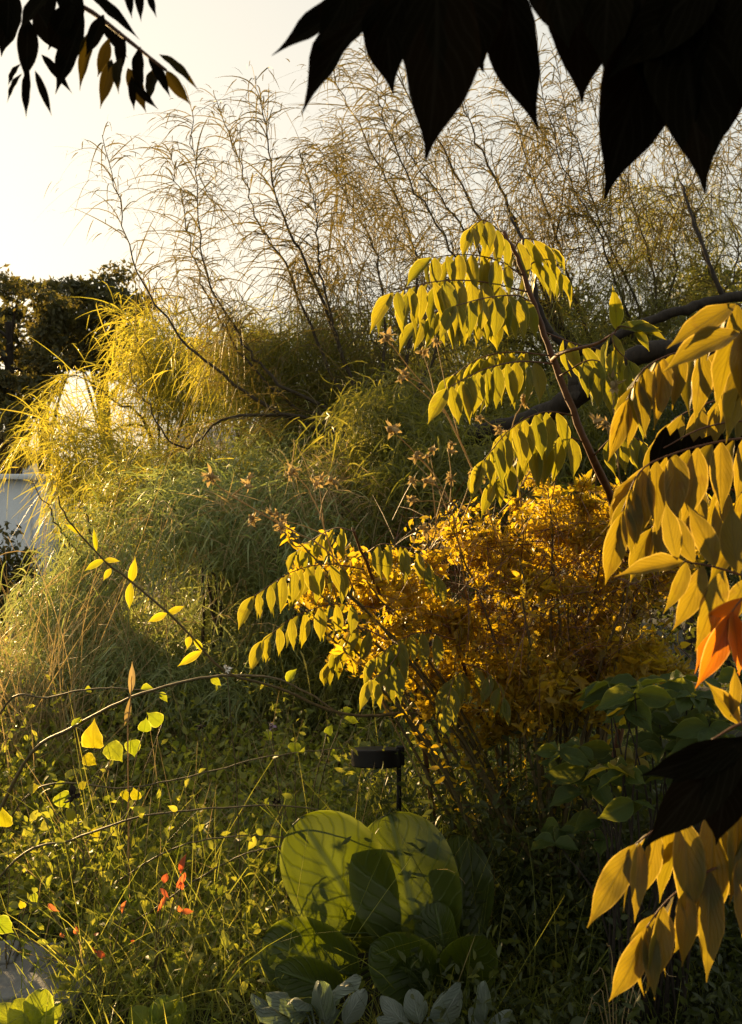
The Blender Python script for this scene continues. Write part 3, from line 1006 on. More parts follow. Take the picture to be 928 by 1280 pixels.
sucker('low pinnate sucker reaching left of the golden shrub', 520, 2.75, [(520, 860), (490, 780), (460, 710), (440, 660)], [
    ([(455, 712), (410, 705), (365, 715), (318, 745)], 2.72, 2.45, 8, 0.088),
    ([(470, 760), (420, 755), (370, 770), (330, 800)], 2.72, 2.45, 7, 0.085),
    ([(485, 800), (450, 785), (430, 800), (410, 830)], 2.72, 2.9, 6, 0.08),
    ([(460, 690), (480, 680), (520, 690), (545, 720)], 2.72, 2.6, 6, 0.08),
    ([(445, 665), (420, 660), (390, 675), (370, 690)], 2.72, 2.9, 6, 0.075),
    ([(490, 800), (500, 810), (485, 835), (465, 850)], 2.72, 2.5, 5, 0.085)])
sucker('small pinnate sucker hanging above the black garden lamp', 600, 2.8, [(600, 880), (585, 850), (570, 800), (555, 780)], [
    ([(585, 845), (575, 840), (565, 855), (560, 880)], 2.8, 2.6, 4, 0.085),
    ([(580, 830), (600, 835), (620, 850), (630, 872)], 2.8, 2.65, 4, 0.075),
    ([(570, 800), (530, 790), (500, 800), (470, 822)], 2.8, 2.6, 6, 0.08)])

# near tree at the right: trunk stands outside the picture
near = thing('near_pinnate_tree', 'golden backlit pinnate tree whose long leaflets reach in beside the glossy shrub', 'tree', (1.02, 1.55, 0.0))
_, npath = tube('trunk', [(1.02, 1.55, -0.1), (1.0, 1.57, 0.6), (0.96, 1.55, 1.2), (0.93, 1.5, 1.8), (0.9, 1.45, 2.5)], 0.03, 0.016, M_redstem, near, 9, 0.003)


def near_branch(z, end):
    i = int(np.argmin(abs(npath[:, 2] - z)))
    s = npath[i]
    s = npath[max(0, i - int(rng.integers(0, 3)))]
    mid = (s + end) / 2 + np.array([rng.uniform(-.04, .04), rng.uniform(-.06, .06), rng.uniform(0.02, 0.07)])
    tube('branch', [s, mid, end], 0.0058, 0.0026, M_redstem, near, 6, 0.002)


NR = [
    ([(955, 442), (905, 440), (850, 440), (805, 462), (784, 500)], 1.45, 1.40, 8, 0.092, M_sumac_near, {}),
    ([(955, 545), (900, 552), (840, 568), (800, 590), (778, 640)], 1.42, 1.36, 8, 0.105, M_sumac_near, {}),
    ([(960, 625), (900, 610), (850, 625), (815, 660)], 1.55, 1.6, 6, 0.10, M_sumac_near, {}),
    ([(960, 500), (900, 500), (850, 520), (830, 540)], 1.6, 1.7, 6, 0.10, M_sumac_near, {}),
    ([(985, 395), (950, 388), (920, 380)], 1.30, 1.28, 3, 0.115, M_sumac_near, {}),
    ([(985, 425), (955, 430), (925, 415)], 1.27, 1.25, 3, 0.12, M_sumac_near, {}),
    ([(985, 745), (935, 722), (890, 708), (855, 702)], 1.25, 1.22, 5, 0.092, M_sumac_near, dict(down=0.35, out=0.85, fwd=0.35, face=(0.1, -1, 0.15), jitter=0.08, ws=1.1)),
    ([(985, 760), (955, 745), (930, 748), (915, 765)], 1.22, 1.2, 3, 0.105, M_sumac_orange, {}),
    ([(985, 960), (950, 925), (925, 905)], 1.25, 1.22, 2, 0.075, M_sumac_near, dict(down=-0.7, out=0.4, face=(0, -1, 0.1))),
    ([(985, 985), (930, 992), (880, 1010), (830, 1030), (795, 1055)], 1.22, 1.18, 6, 0.115, M_sumac_near, {}),
    ([(985, 1060), (930, 1072), (880, 1092), (835, 1125), (808, 1160)], 1.20, 1.16, 6, 0.10, M_sumac_near, {}),
    ([(985, 640), (960, 640), (935, 650), (920, 665)], 1.3, 1.3, 3, 0.08, M_sumac_near, {}),
]
for pts, y0, y1, n, ln, mt, kw in NR:
    pp = pxl(pts, y0, y1)
    near_branch(pp[0][2], pp[0])
    frond(near, pp, n, ln * 0.92, mt, 'broad', stalk_r=0.0020, start=0.12, **kw)


def single_leaf(parent, root, bpx, tpx, Y, wpx, mat, kind='oh', tilt=0.0, Y2=None):
    p0, p1 = P(*bpx, Y), P(*tpx, Y2 or Y)
    L = np.linalg.norm(p1 - p0)
    me = leaflet_mesh(kind, mat)
    wd = {'broad': 0.29, 'slim': 0.25, 'oh': 0.36, 'tri': 0.5}[kind]
    o = link('leaflet', me, None, parent)
    o.matrix_local = mat_from(p0 - off(root), p1 - p0, np.array([tilt, -1, 0.15]), L, wpx * Y / FPX / wd)
    return o


# leaflets of the same tree, in black that stands in for shade
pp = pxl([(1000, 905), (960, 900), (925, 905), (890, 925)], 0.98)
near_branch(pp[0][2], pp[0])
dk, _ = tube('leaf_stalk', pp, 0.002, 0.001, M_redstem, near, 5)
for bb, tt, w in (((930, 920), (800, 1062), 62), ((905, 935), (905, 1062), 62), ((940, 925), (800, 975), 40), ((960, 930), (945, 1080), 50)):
    single_leaf(dk, near, bb, tt, 0.97, w, M_leaf_unlit, 'oh', rng.uniform(-0.3, 0.3))
pp = pxl([(1010, 560), (940, 528), (880, 535), (830, 560)], 1.62, 1.56)  # this group hangs behind, placed to shade the front leaflets
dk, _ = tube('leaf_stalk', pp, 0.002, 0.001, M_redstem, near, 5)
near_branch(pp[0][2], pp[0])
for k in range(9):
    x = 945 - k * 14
    single_leaf(dk, near, (x, 532 + rng.uniform(0, 14)), (x - rng.uniform(0, 30), 628 + rng.uniform(-30, 10)), 1.58, 26, M_leaf_unlit, 'broad', rng.uniform(-0.6, 0.6))

# ------------------------------------------------------------------ overhanging tree
over = thing('overhanging_tree', 'pinnate leaves, coloured black as unlit, hanging into view from an overhanging tree', 'tree', (1.5, -0.9, 0.0))
tube('trunk', [(1.5, -0.9, -0.1), (1.45, -0.8, 1.0), (1.3, -0.6, 2.0), (1.0, -0.3, 2.8), (0.6, 0.1, 3.2)], 0.075, 0.03, M_bark, over, 10, 0.006)
tube('branch', [(1.15, -0.45, 2.4), (0.8, 0.3, 2.2), P(960, -45, 0.86)], 0.016, 0.005, M_bark, over, 7)
tube('branch', [(0.6, 0.1, 3.2), (0.0, 0.6, 2.6), P(120, -260, 1.1), P(20, -60, 1.1)], 0.02, 0.006, M_bark, over, 7)
sA, _ = tube('leaf_stalk', pxl([(960, -45), (850, -30), (720, -55), (600, -60), (480, -30)], 0.86, 0.80), 0.003, 0.0015, M_redstem, over, 6)
OL = [((476, -20), (337, 68), 34), ((486, -12), (357, 128), 46), ((486, -16), (483, 120), 56), ((545, -50), (549, 202), 100), ((575, -50), (590, 90), 80),
      ((632, -40), (656, 167), 58), ((722, -50), (724, 128), 88), ((690, -55), (705, 60), 70), ((765, -45), (752, 85), 62), ((838, 0), (747, 243), 88),
      ((850, -35), (876, 243), 115), ((905, -25), (893, 218), 80), ((800, -50), (815, 110), 90), ((870, -45), (850, 150), 90), ((940, -40), (935, 150), 80),
      ((640, -60), (560, 40), 60), ((520, -50), (480, 60), 60), ((900, -40), (760, 90), 70), ((450, -40), (400, 60), 40)]
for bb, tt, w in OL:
    single_leaf(sA, over, bb, tt, rng.uniform(0.78, 0.88), w, M_leaf_unlit, 'oh', rng.uniform(-0.5, 0.5))
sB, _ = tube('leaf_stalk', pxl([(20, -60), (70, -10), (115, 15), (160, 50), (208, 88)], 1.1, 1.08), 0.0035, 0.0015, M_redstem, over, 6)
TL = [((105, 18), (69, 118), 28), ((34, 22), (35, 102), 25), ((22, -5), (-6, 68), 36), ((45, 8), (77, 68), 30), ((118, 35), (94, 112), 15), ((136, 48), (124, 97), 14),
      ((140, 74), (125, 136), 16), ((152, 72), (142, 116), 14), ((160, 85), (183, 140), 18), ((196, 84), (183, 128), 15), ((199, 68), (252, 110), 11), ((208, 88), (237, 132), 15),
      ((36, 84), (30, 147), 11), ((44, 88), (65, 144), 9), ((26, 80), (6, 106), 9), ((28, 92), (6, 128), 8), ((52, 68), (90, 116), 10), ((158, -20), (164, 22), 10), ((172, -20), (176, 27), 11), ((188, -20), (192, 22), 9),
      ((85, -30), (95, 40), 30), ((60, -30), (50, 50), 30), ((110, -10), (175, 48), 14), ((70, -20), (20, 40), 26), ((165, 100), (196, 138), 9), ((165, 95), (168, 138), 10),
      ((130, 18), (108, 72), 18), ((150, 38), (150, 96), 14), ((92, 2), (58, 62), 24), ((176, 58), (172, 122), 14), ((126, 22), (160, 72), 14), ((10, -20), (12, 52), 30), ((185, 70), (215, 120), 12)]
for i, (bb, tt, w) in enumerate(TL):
    single_leaf(sB, over, bb, tt, rng.uniform(1.05, 1.14), w, M_overhead_l if 4 <= i <= 11 else M_leaf_unlit, 'oh', rng.uniform(-0.5, 0.5))
# unseen leafy crown, added above and right of the camera as shade
N = 9000
pos = np.stack([rng.uniform(-0.1, 2.6, N), rng.uniform(-2.2, 1.5, N), np.zeros(N)], -1)
pos[:, 2] = 2.55 + 0.35 * np.clip(pos[:, 1], 0, 3) + rng.uniform(0, 0.9, N) + 0.25 * np.sin(3 * pos[:, 0]) * np.cos(2.3 * pos[:, 1])
bg_ = Bag()
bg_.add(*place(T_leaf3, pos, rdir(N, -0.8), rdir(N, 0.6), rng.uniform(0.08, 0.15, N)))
bg_.build('crown', M_leaf_unlit, over, 'stuff')

# ------------------------------------------------------------------ golden shrub
def golden_shrub():
    b = P(690, 600, 3.0)
    root = thing('golden_shrub', 'dense small leaved shrub glowing golden in the low sun', 'shrub', (b[0], 3.0, 0.0))
    tips = []
    for k in range(46):
        a = rng.uniform(0, 1)
        if k < 30:
            tx, ty = rng.uniform(520, 850), rng.uniform(600, 760)
        else:
            tx, ty = rng.uniform(340, 560), rng.uniform(640, 820)
        tY = rng.uniform(2.6, 3.4)
        s = np.array([b[0] + rng.uniform(-.12, .12), 3.0 + rng.uniform(-.1, .1), 0.0])
        e = P(tx, ty, tY)
        mid = s * 0.45 + e * 0.55 + np.array([0, 0, 0.12])
        tube('stem', [s, mid, e], 0.007, 0.0018, M_cane, root, 5, 0.004, 12)
        tips.append(smooth_path([s, mid, e], 12))
    bag = Bag()
    areas = [(710, 670, 165, 72, 44), (690, 780, 190, 95, 66), (520, 715, 120, 60, 20), (560, 800, 130, 55, 24), (840, 690, 80, 80, 16), (730, 860, 140, 50, 34), (410, 740, 80, 60, 8), (640, 880, 110, 50, 26), (800, 850, 70, 60, 16)]
    for ax, ay, arx, ary, m in areas:
        c = blob(ax, ay, 3.0, arx, ary, 0.22 if ay < 750 else 0.32, m)
        for q in c:
            k = int(rng.uniform(50, 150))
            rr = rng.uniform(0.025, 0.085)
            p = q + norm(rng.normal(size=(k, 3))) * rr * rng.random((k, 1)) ** 0.6 * np.array([1.2, 1, 0.8])
            flow = rdir(1)[0] * 0.7
            bag.add(*place(T_leaf3, p, rdir(k, 0.15) + flow, rdir(k), rng.uniform(0.012, 0.045, k) * rng.uniform(0.75, 1.3), rng.uniform(0.5, 1.2, k)))
    # leaves along each stem
    for path in tips:
        m = 44
        t = rng.uniform(0.25, 1, m) * (len(path) - 1.01)
        i = t.astype(int)
        p = path[i] + (path[i + 1] - path[i]) * (t - i)[:, None]
        bag.add(*place(T_leaf3, p, rdir(m, 0.2), rdir(m), rng.uniform(0.02, 0.045, m)))
    bag.build('foliage', M_gold, root, 'stuff')
    # fine twigs
    tw = Bag()
    p = blob(660, 740, 2.95, 230, 140, 0.42, 1500)
    tw.add(*ribbons(p, rdir(1500, 0.3), rng.uniform(0.08, 0.26, 1500), rng.uniform(0.0015, 0.003, 1500), 0.1, 2))
    tw.build('twigs', M_redstem, root, 'stuff')


golden_shrub()

# ------------------------------------------------------------------ dry flower stems
def seed_head_mesh():
    b = Bag()
    n = 9
    d = rdir(n, 0.5)
    b.add(*place(T_leaf3, np.zeros((n, 3)) + rng.normal(0, 0.002, (n, 3)), d, rdir(n), rng.uniform(0.012, 0.022, n)))
    p, f, u = tube_arrays(np.array([(0, 0, -0.004), (0, 0, 0.0), (0, 0, 0.006), (0, 0, 0.009)]), np.array([0.002, 0.005, 0.004, 0.001]), 6)
    b.add(p, f, u)
    V = np.concatenate(b.V)
    me = mk_mesh('seed_head', V, np.concatenate(b.F), np.concatenate(b.U))
    me.materials.append(M_dry)
    return me


SEED = [seed_head_mesh() for _ in range(3)]


def flower_stem(label, Y, stem, sides, r=0.0028):
    b = P(stem[0][0] * 0.3 + 480, 600, Y + 0.7)
    root = thing('dry_flower_stem', label, 'plant', (b[0], Y + 0.7, float(gz(b[0], Y))), 'dried flower stalks')
    pts = [np.array([b[0], Y + 0.7, -0.02]), P(*stem[0], Y + 0.35)] + pxl(stem, Y)[1:]
    tube('stem', pts, r, 0.0012, M_dry, root, 5, 0.001, 24)
    o0 = off(root)

    def head(p, s=1.0):
        for _ in range(2):
            o = link('seed_head', random.choice(SEED), None, root)
            o.location = tuple(p - o0 + rng.normal(0, 0.006, 3))
            o.rotation_euler = tuple(rng.uniform(-1, 1, 3))
            o.scale = (s * rng.uniform(0.8, 1.3),) * 3
    head(P(*stem[-1], Y), 1.3)
    for (sx, sy), (ex, ey) in sides:
        tube('branch', pxl([(sx, sy), ((sx + ex) / 2 + rng.uniform(-4, 4), (sy + ey) / 2 - 3), (ex, ey)], Y, Y + rng.uniform(-.06, .06)), 0.0016, 0.0009, M_dry, root, 4, 0, 8)
        head(P(ex, ey, Y))


flower_stem('dry flower stalk with seed heads leaning left beside the pinnate sapling', 2.7, [(640, 760), (610, 640), (560, 520), (520, 470), (485, 425)], [((560, 520), (505, 470)), ((575, 550), (545, 425)), ((545, 500), (528, 440)), ((530, 480), (500, 470)), ((600, 610), (548, 500))])
flower_stem('short branching dry stalk crowded with spiky seed heads', 2.65, [(590, 780), (570, 660), (548, 600), (492, 538)], [((548, 600), (520, 570)), ((552, 610), (514, 600)), ((560, 640), (538, 570)), ((562, 640), (560, 560)), ((570, 650), (590, 590)), ((575, 660), (600, 600)), ((560, 630), (515, 628))])
flower_stem('upright dry stalk with a single seed head beside the near golden leaves', 2.4, [(790, 700), (775, 600), (768, 520), (766, 480)], [((770, 560), (755, 530)), ((772, 580), (758, 532))])
flower_stem('thin dry stalk above the low pinnate sucker', 2.6, [(440, 800), (415, 690), (390, 620), (366, 588)], [((405, 655), (398, 600)), ((410, 670), (350, 650)), ((400, 650), (415, 605))])
flower_stem('slanting dry stalk with buds reaching towards the yellow willow', 2.6, [(470, 800), (420, 700), (350, 655), (290, 620), (262, 600)], [((290, 620), (310, 603)), ((330, 640), (318, 650)), ((350, 655), (340, 640)), ((380, 672), (350, 660))])
flower_stem('dry forked stalk behind the pinnate sapling stem', 2.8, [(660, 760), (650, 620), (640, 540), (655, 500)], [((645, 580), (622, 540)), ((650, 610), (680, 560)), ((645, 560), (600, 520))])
flower_stem('straight dry stalk standing in front of the dark arching limb', 2.7, [(545, 760), (545, 660), (540, 600)], [((545, 680), (530, 660)), ((545, 650), (560, 600))])

# ------------------------------------------------------------------ black garden lamp
def lamp():
    Y = 3.15
    post = P(499, 945, Y)
    g = float(gz(post[0], Y))
    root = thing('garden_lamp', 'black disc shaped garden lamp on a thin post above the big round leaves', 'lamp', (post[0], Y, g))
    z1 = P(0, 934, Y)[2] - g
    rad = 31 * Y / FPX
    hc = np.array([P(470, 945, Y)[0] - post[0], 0.0, 0.0])
    zb, zt = P(0, 957, Y)[2] - g, P(0, 936, Y)[2] - g
    n = 48
    ang = np.linspace(0, 2 * math.pi, n, endpoint=False)

    def lathe(name, prof, mat, parent, c):
        V, F = [], []
        for (r, z) in prof:
            V += [(c[0] + r * math.cos(a), c[1] + r * math.sin(a), z) for a in ang]
        for i in range(len(prof) - 1):
            for j in range(n):
                k = (j + 1) % n
                F.append((i * n + j, i * n + k, (i + 1) * n + k, (i + 1) * n + j))
        o = link(name, mk_mesh(name, V, F), mat, parent)
        e = o.modifiers.new('edge', 'EDGE_SPLIT')
        e.split_angle = R(22)
        return o
    hd = lathe('lamp_head', [(0.0005, zb + 0.006), (rad * 0.86, zb + 0.006), (rad * 0.86, zb), (rad * 0.97, zb), (rad, zb + 0.003), (rad, zt - 0.003), (rad * 0.975, zt), (rad * 0.9, zt), (rad * 0.9, zt - 0.002), (0.0005, zt - 0.002)], M_lampblack, root, hc)
    hd.rotation_euler = (R(-9), 0, 0)
    hd.location = (0, 0, (zt + zb) / 2 - (zt + zb) / 2 * math.cos(R(9)))
    hd.location[1] = -(zt + zb) / 2 * math.sin(R(9))
    lathe('solar_panel', [(rad * 0.885, zt - 0.0015), (rad * 0.88, zt + 0.0008), (0.0005, zt + 0.0008)], M_lamptop, hd, hc)
    lathe('diffuser', [(rad * 0.84, zb + 0.0055), (rad * 0.8, zb + 0.002), (0.0005, zb + 0.002)], M_lamptop, hd, hc)
    V, F, U = tube_arrays(np.array([(0, 0, -0.1), (0, 0, 0.1), (0, 0, 0.3), (0, 0, zt + 0.004)]), 0.0075, 12)
    link('post', mk_mesh('post', V, F, U), M_lampblack, root)
    box('bracket', (0.004, 0, (zb + zt) / 2 + 0.005), (0.026, 0.022, zt - zb + 0.006), M_lampblack, root, bev=0.003)


lamp()

# ------------------------------------------------------------------ big round leaved plant
BIG = [oval_template(18, 0.78 * rng.uniform(0.95, 1.05), 6, rng.uniform(0.10, 0.25), rng.uniform(0.15, 0.5), 0.022, 0.05, 0.55) for _ in range(6)]


def big_plant():
    Y = 2.7
    b = P(525, 600, Y)
    root = thing('round_leaved_plant', 'plant with huge round leathery leaves below the black garden lamp', 'plant', (b[0], Y, 0.0))
    heart = np.array([b[0], Y, 0.06])
    LV = [  # base px, tip px, width px, Y base, Y tip, normal
        ((470, 1172), (378, 1024), 128, 2.62, 2.66, (0.15, -1, 0.3)),
        ((532, 1190), (486, 1022), 132, 2.60, 2.66, (-0.1, -1, 0.25)),
        ((545, 1170), (522, 1028), 80, 2.72, 2.80, (0.9, -0.7, 0.2)),
        ((578, 1185), (578, 1044), 78, 2.66, 2.75, (0.2, -1, 0.2)),
        ((440, 1218), (330, 1176), 92, 2.50, 2.48, (-0.1, -1, 0.45)),
        ((540, 1235), (470, 1186), 84, 2.50, 2.42, (0, -1, 0.5)),
        ((500, 1170), (406, 1148), 50, 2.66, 2.62, (0.1, -0.4, 1)),
        ((425, 1240), (352, 1214), 52, 2.45, 2.40, (0, -1, 0.5)),
        ((600, 1140), (612, 1010), 110, 2.95, 3.05, (-0.5, -1, 0.2)),
        ((560, 1230), (600, 1180), 80, 2.6, 2.45, (0.2, -1, 0.5)),
        ((470, 1160), (455, 1110), 40, 2.75, 2.8, (0.3, -1, 0.3)),
        ((500, 1240), (520, 1200), 60, 2.5, 2.45, (0.3, -1, 0.3)),
        ((560, 1200), (540, 1130), 60, 2.55, 2.58, (-0.6, -1, 0.2)),
        ((440, 1190), (380, 1170), 40, 2.62, 2.6, (0.1, -0.3, 1)),
    ]
    for i, (bp, tp, w, y0, y1, nr) in enumerate(LV):
        p0, p1 = P(*bp, y0), P(*tp, y1)
        L = np.linalg.norm(p1 - p0)
        V, F, U = BIG[i % len(BIG)]
        V = V * np.array([w * y0 / FPX / 0.78, L, L])
        o = link('leaf', mk_mesh('leaf', V, F, U), M_glauc if i in (6, 13) else M_bergenia, root)
        o.matrix_local = mat_from(p0 - off(root), p1 - p0, np.array(nr), 1.0)
        tube('leaf_stalk', [heart + rng.normal(0, 0.02, 3) * [1, 1, 0], (heart + p0) / 2 + [0, 0, 0.03], p0, p0 + (p1 - p0) * 0.25], 0.006, 0.0035, M_bergenia, root, 6)


big_plant()

# low blue-grey leaved plants along the front edge
CRINK = [oval_template(8, 0.55, 3, -0.25, 0.35, 0.05, 0.0, 0.6) for _ in range(4)]


def rosette(name, label, px, py, Y, leaves, mat, group=None, stalk_mat=None):
    b = P(px, py, Y)
    root = thing(name, label, 'plant', (b[0], Y, float(gz(b[0], Y))), group)
    h = np.array([b[0], Y, max(float(gz(b[0], Y)), b[2] - 0.1) + 0.01])
    for (bp, tp, w, dy, nr) in leaves:
        p0, p1 = P(*bp, Y), P(*tp, Y + dy)
        L = np.linalg.norm(p1 - p0)
        V, F, U = random.choice(CRINK)
        V = V * np.array([w * Y / FPX / 0.55, L, L])
        o = link('leaf', mk_mesh('leaf', V, F, U), mat, root)
        o.matrix_local = mat_from(p0 - off(root), p1 - p0, np.array(nr), 1.0)
        tube('leaf_stalk', [h, (h + p0) / 2 + [0, 0, 0.01], p0], 0.003, 0.002, stalk_mat or mat, root, 5, 0, 8)


rosette('blue_grey_plant', 'blue grey crinkled leaves in front of the huge round leaves', 400, 1275, 2.35, [
    ((400, 1262), (432, 1210), 26, -0.1, (-0.6, -0.3, 1)), ((390, 1262), (372, 1238), 30, -0.1, (0, -0.5, 1)), ((385, 1270), (345, 1236), 34, -0.06, (0.3, -0.5, 1)),
    ((370, 1282), (335, 1252), 30, -0.1, (0.2, -0.5, 1)), ((410, 1285), (395, 1245), 34, -0.1, (-0.2, -0.8, 0.6)), ((430, 1280), (455, 1240), 28, 0.0, (0, -1, 0.5)), ((350, 1285), (322, 1240), 22, 0, (0.5, -.5, .8))], M_glauc, 'blue grey edging plants')
rosette('blue_grey_plant', 'small blue grey plant with one upright pale leaf beneath the huge round leaves', 530, 1285, 2.3, [
    ((535, 1272), (562, 1226), 20, -0.05, (-0.7, -0.5, 0.8)), ((525, 1280), (515, 1240), 32, 0.0, (0, -1, 0.4)), ((545, 1285), (575, 1240), 34, 0.0, (0, -1, 0.3)), ((520, 1285), (482, 1262), 24, -0.08, (0, -0.5, 1)), ((510, 1285), (478, 1245), 26, 0.02, (.3, -1, 0.4))], M_glauc, 'blue grey edging plants')
rosette('blue_grey_plant', 'lone pale blue grey leaf standing in the dark corner', 606, 1290, 2.3, [
    ((604, 1285), (612, 1236), 24, -0.04, (0.4, -1, 0.4)), ((600, 1290), (590, 1262), 18, 0, (0, -1, 0.4)), ((612, 1290), (640, 1265), 20, 0, (0, -1, 0.4))], M_glauc, 'blue grey edging plants')
rosette('lime_plant', 'bright lime green jagged leaves beside the grey stone slabs', 40, 1285, 2.35, [
    ((40, 1285), (52, 1240), 44, 0, (0, -1, 0.5)), ((38, 1285), (18, 1252), 40, 0, (0.2, -1, 0.5)), ((30, 1288), (-6, 1258), 36, 0, (0.2, -1, 0.5)), ((45, 1288), (72, 1255), 30, 0, (-.2, -1, 0.5))], M_lime, 'lime green edging plants')
rosette('lime_plant', 'bright lime green jagged leaves at the grass edge', 195, 1290, 2.4, [
    ((195, 1288), (205, 1248), 34, 0, (0, -1, 0.4)), ((190, 1290), (165, 1262), 34, 0, (0, -1, 0.4)), ((200, 1290), (228, 1256), 30, 0, (0, -1, 0.4)), ((196, 1275), (222, 1246), 18, 0, (0, -1, 0.3))], M_lime, 'lime green edging plants')
rosette('silvery_leaf_plant', 'single silvery leaf in the dark grass', 640, 1040, 3.1, [
    ((632, 1018), (664, 988), 14, -0.06, (-0.4, -0.4, 1)), ((640, 1040), (628, 1022), 12, 0, (0, -1, 0.5))], M_glauc)

# ------------------------------------------------------------------ glossy shrub at the right
def glossy():
    Y = 2.35
    b = P(830, 600, Y)
    root = thing('glossy_shrub', 'dark glossy shrub with broad leaflets in whorls beneath the golden shrub', 'shrub', (b[0], Y, 0.0))
    o0 = off(root)
    sprigs = []
    for k in range(76):
        if k < 50:
            px, py = rng.uniform(725, 900), rng.uniform(850, 1010)
        elif k < 64:
            px, py = rng.uniform(690, 770), rng.uniform(930, 1060)
        else:
            px, py = rng.uniform(860, 960), rng.uniform(830, 960)
        if px < 760 and py < 900:
            py += 60
        sprigs.append((px, py, Y + rng.uniform(-0.12, 0.35)))
    for i, (px, py, y) in enumerate(sprigs):
        e = P(px, py, y)
        s = np.array([b[0] + rng.uniform(-.1, .1), Y + 0.1, 0.02])
        if i % 2 == 0:
            tube('stem', [s, (s + e) / 2 + [0, 0, 0.1], e], 0.004, 0.0015, M_bark, root, 5, 0.003, 10)
        n = int(rng.integers(3, 6))
        mt = M_glossy_lit if (abs(px - 770) < 30 and abs(py - 930) < 50 and rng.random() < 0.6) else M_glossy  # sunlit spot made with the brighter leaf material
        a0 = rng.uniform(0, 6.28)
        ax = norm(np.array([rng.normal(0, .4), -0.5 + rng.normal(0, .3), 0.9]))
        for j in range(n):
            a = a0 + j * 6.28 / n
            d = norm(np.array([math.cos(a), math.sin(a) * 0.8, rng.uniform(-0.5, 0.25)]) + ax * 0.15)
            o = link('leaf', leaflet_mesh('tri', mt), None, root)
            L = rng.uniform(0.05, 0.10)
            o.matrix_local = mat_from(e - o0, d, ax + rng.normal(0, 0.25, 3), L)


glossy()

# ------------------------------------------------------------------ paving slabs
pv = P(20, 1235, 2.75)
path_o = thing('stone_edging', 'flat grey stone slabs half covered by weeds', 'stones', (float(pv[0]), 2.75, 0.0))
for k, (px, py, w, d, rz) in enumerate([(28, 1245, 0.34, 0.16, 0.1), (5, 1222, 0.30, 0.14, -0.08), (-40, 1262, 0.3, 0.2, 0.05), (45, 1268, 0.26, 0.13, -0.1), (-50, 1232, 0.3, 0.14, 0.2)]):
    Yk = CAMZ * FPX / (py - HOR)
    c = P(px, py, Yk) - off(path_o)
    z = float(gz(c[0] + path_o.location[0], Yk)) + 0.028 + 0.004 * k
    box('slab', (c[0], c[1], z), (w, d, 0.05), M_slate, path_o, rz, 0.006)

# ------------------------------------------------------------------ meadow (uncountable)
def scatter_ground(n, x0, x1, y0, y1, bias=1.0):
    x = rng.uniform(x0, x1, n)
    y = y0 + (y1 - y0) * rng.random(n) ** bias
    k = ~((x > -1.4) & (x < -0.80) & (y > 2.35) & (y < 2.98) & (rng.random(n) < 0.9))
    k &= ~((x > -0.10) & (x < 0.16) & (y > 2.5) & (y < 3.35) & (rng.random(n) < 0.93))
    x, y = x[k], y[k]
    return np.stack([x, y, gz(x, y)], -1)


def grow(name, label, cat, bag, mat):
    o = bag.build(name, mat, None, 'stuff')
    o['label'] = label
    o['category'] = cat
    return o


b_ = Bag()
p = scatter_ground(26000, -2.9, 1.5, 2.2, 6.2)
patch = 0.5 + 0.5 * np.sin(p[:, 0] * 2.3 + 1.1) * np.cos(p[:, 1] * 1.9)
n = len(p)
b_.add(*ribbons(p, rdir(n, 2.2), rng.uniform(0.08, 0.26, n) * (0.6 + 0.9 * patch[:n]), rng.uniform(0.002, 0.0045, n), rng.uniform(0.1, 0.7, n), 4, curl=0.25))
p = np.concatenate([scatter_ground(5200, -0.95, 0.55, 2.45, 3.6), scatter_ground(5000, 0.0, 0.75, 3.1, 4.6)])
n = len(p)
b_.add(*ribbons(p, rdir(n, 2.4), rng.uniform(0.15, 0.46, n), rng.uniform(0.002, 0.004, n), rng.uniform(0.2, 0.9, n), 5, curl=0.3))
p = scatter_ground(900, 0.10, 0.48, 2.9, 3.3)
n = len(p)
b_.add(*ribbons(p, rdir(n, 1.6), rng.uniform(0.25, 0.55, n), rng.uniform(0.002, 0.0036, n), rng.uniform(0.4, 1.1, n), 6, curl=0.35))
grow('grass', 'fine green grass growing between the weeds', 'grass', b_, M_grass)

# tangle of small leaved weeds
b_ = Bag()
st = Bag()
p = scatter_ground(5200, -2.9, 0.55, 2.55, 6.3)
h = rng.uniform(0.10, 0.42, len(p)) * (0.6 + 0.5 * np.clip((p[:, 1] - 2.4) / 2, 0, 1.1))
d = rdir(len(p), 2.0)
st.add(*ribbons(p, d, h * 1.25, 0.0035, rng.uniform(0, 0.4, len(p)), 4, curl=0.2))
rep = np.repeat(np.arange(len(p)), 15)
t = rng.uniform(0.25, 1.08, len(rep))
q = p[rep] + d[rep] * (h[rep] * t)[:, None] + rng.normal(0, 0.028, (len(rep), 3))
n = len(q)
b_.add(*place(T_leaf3, q, rdir(n, 0.2), rdir(n, 0.8), rng.uniform(0.018, 0.05, n), rng.uniform(0.8, 1.6, n)))
grow('meadow_weeds', 'tangled small leaved weeds covering the garden', 'weeds', b_, M_weed)
grow('weed_stalks', 'thin dry stalks among the tangled weeds', 'stalks', st, M_dry)

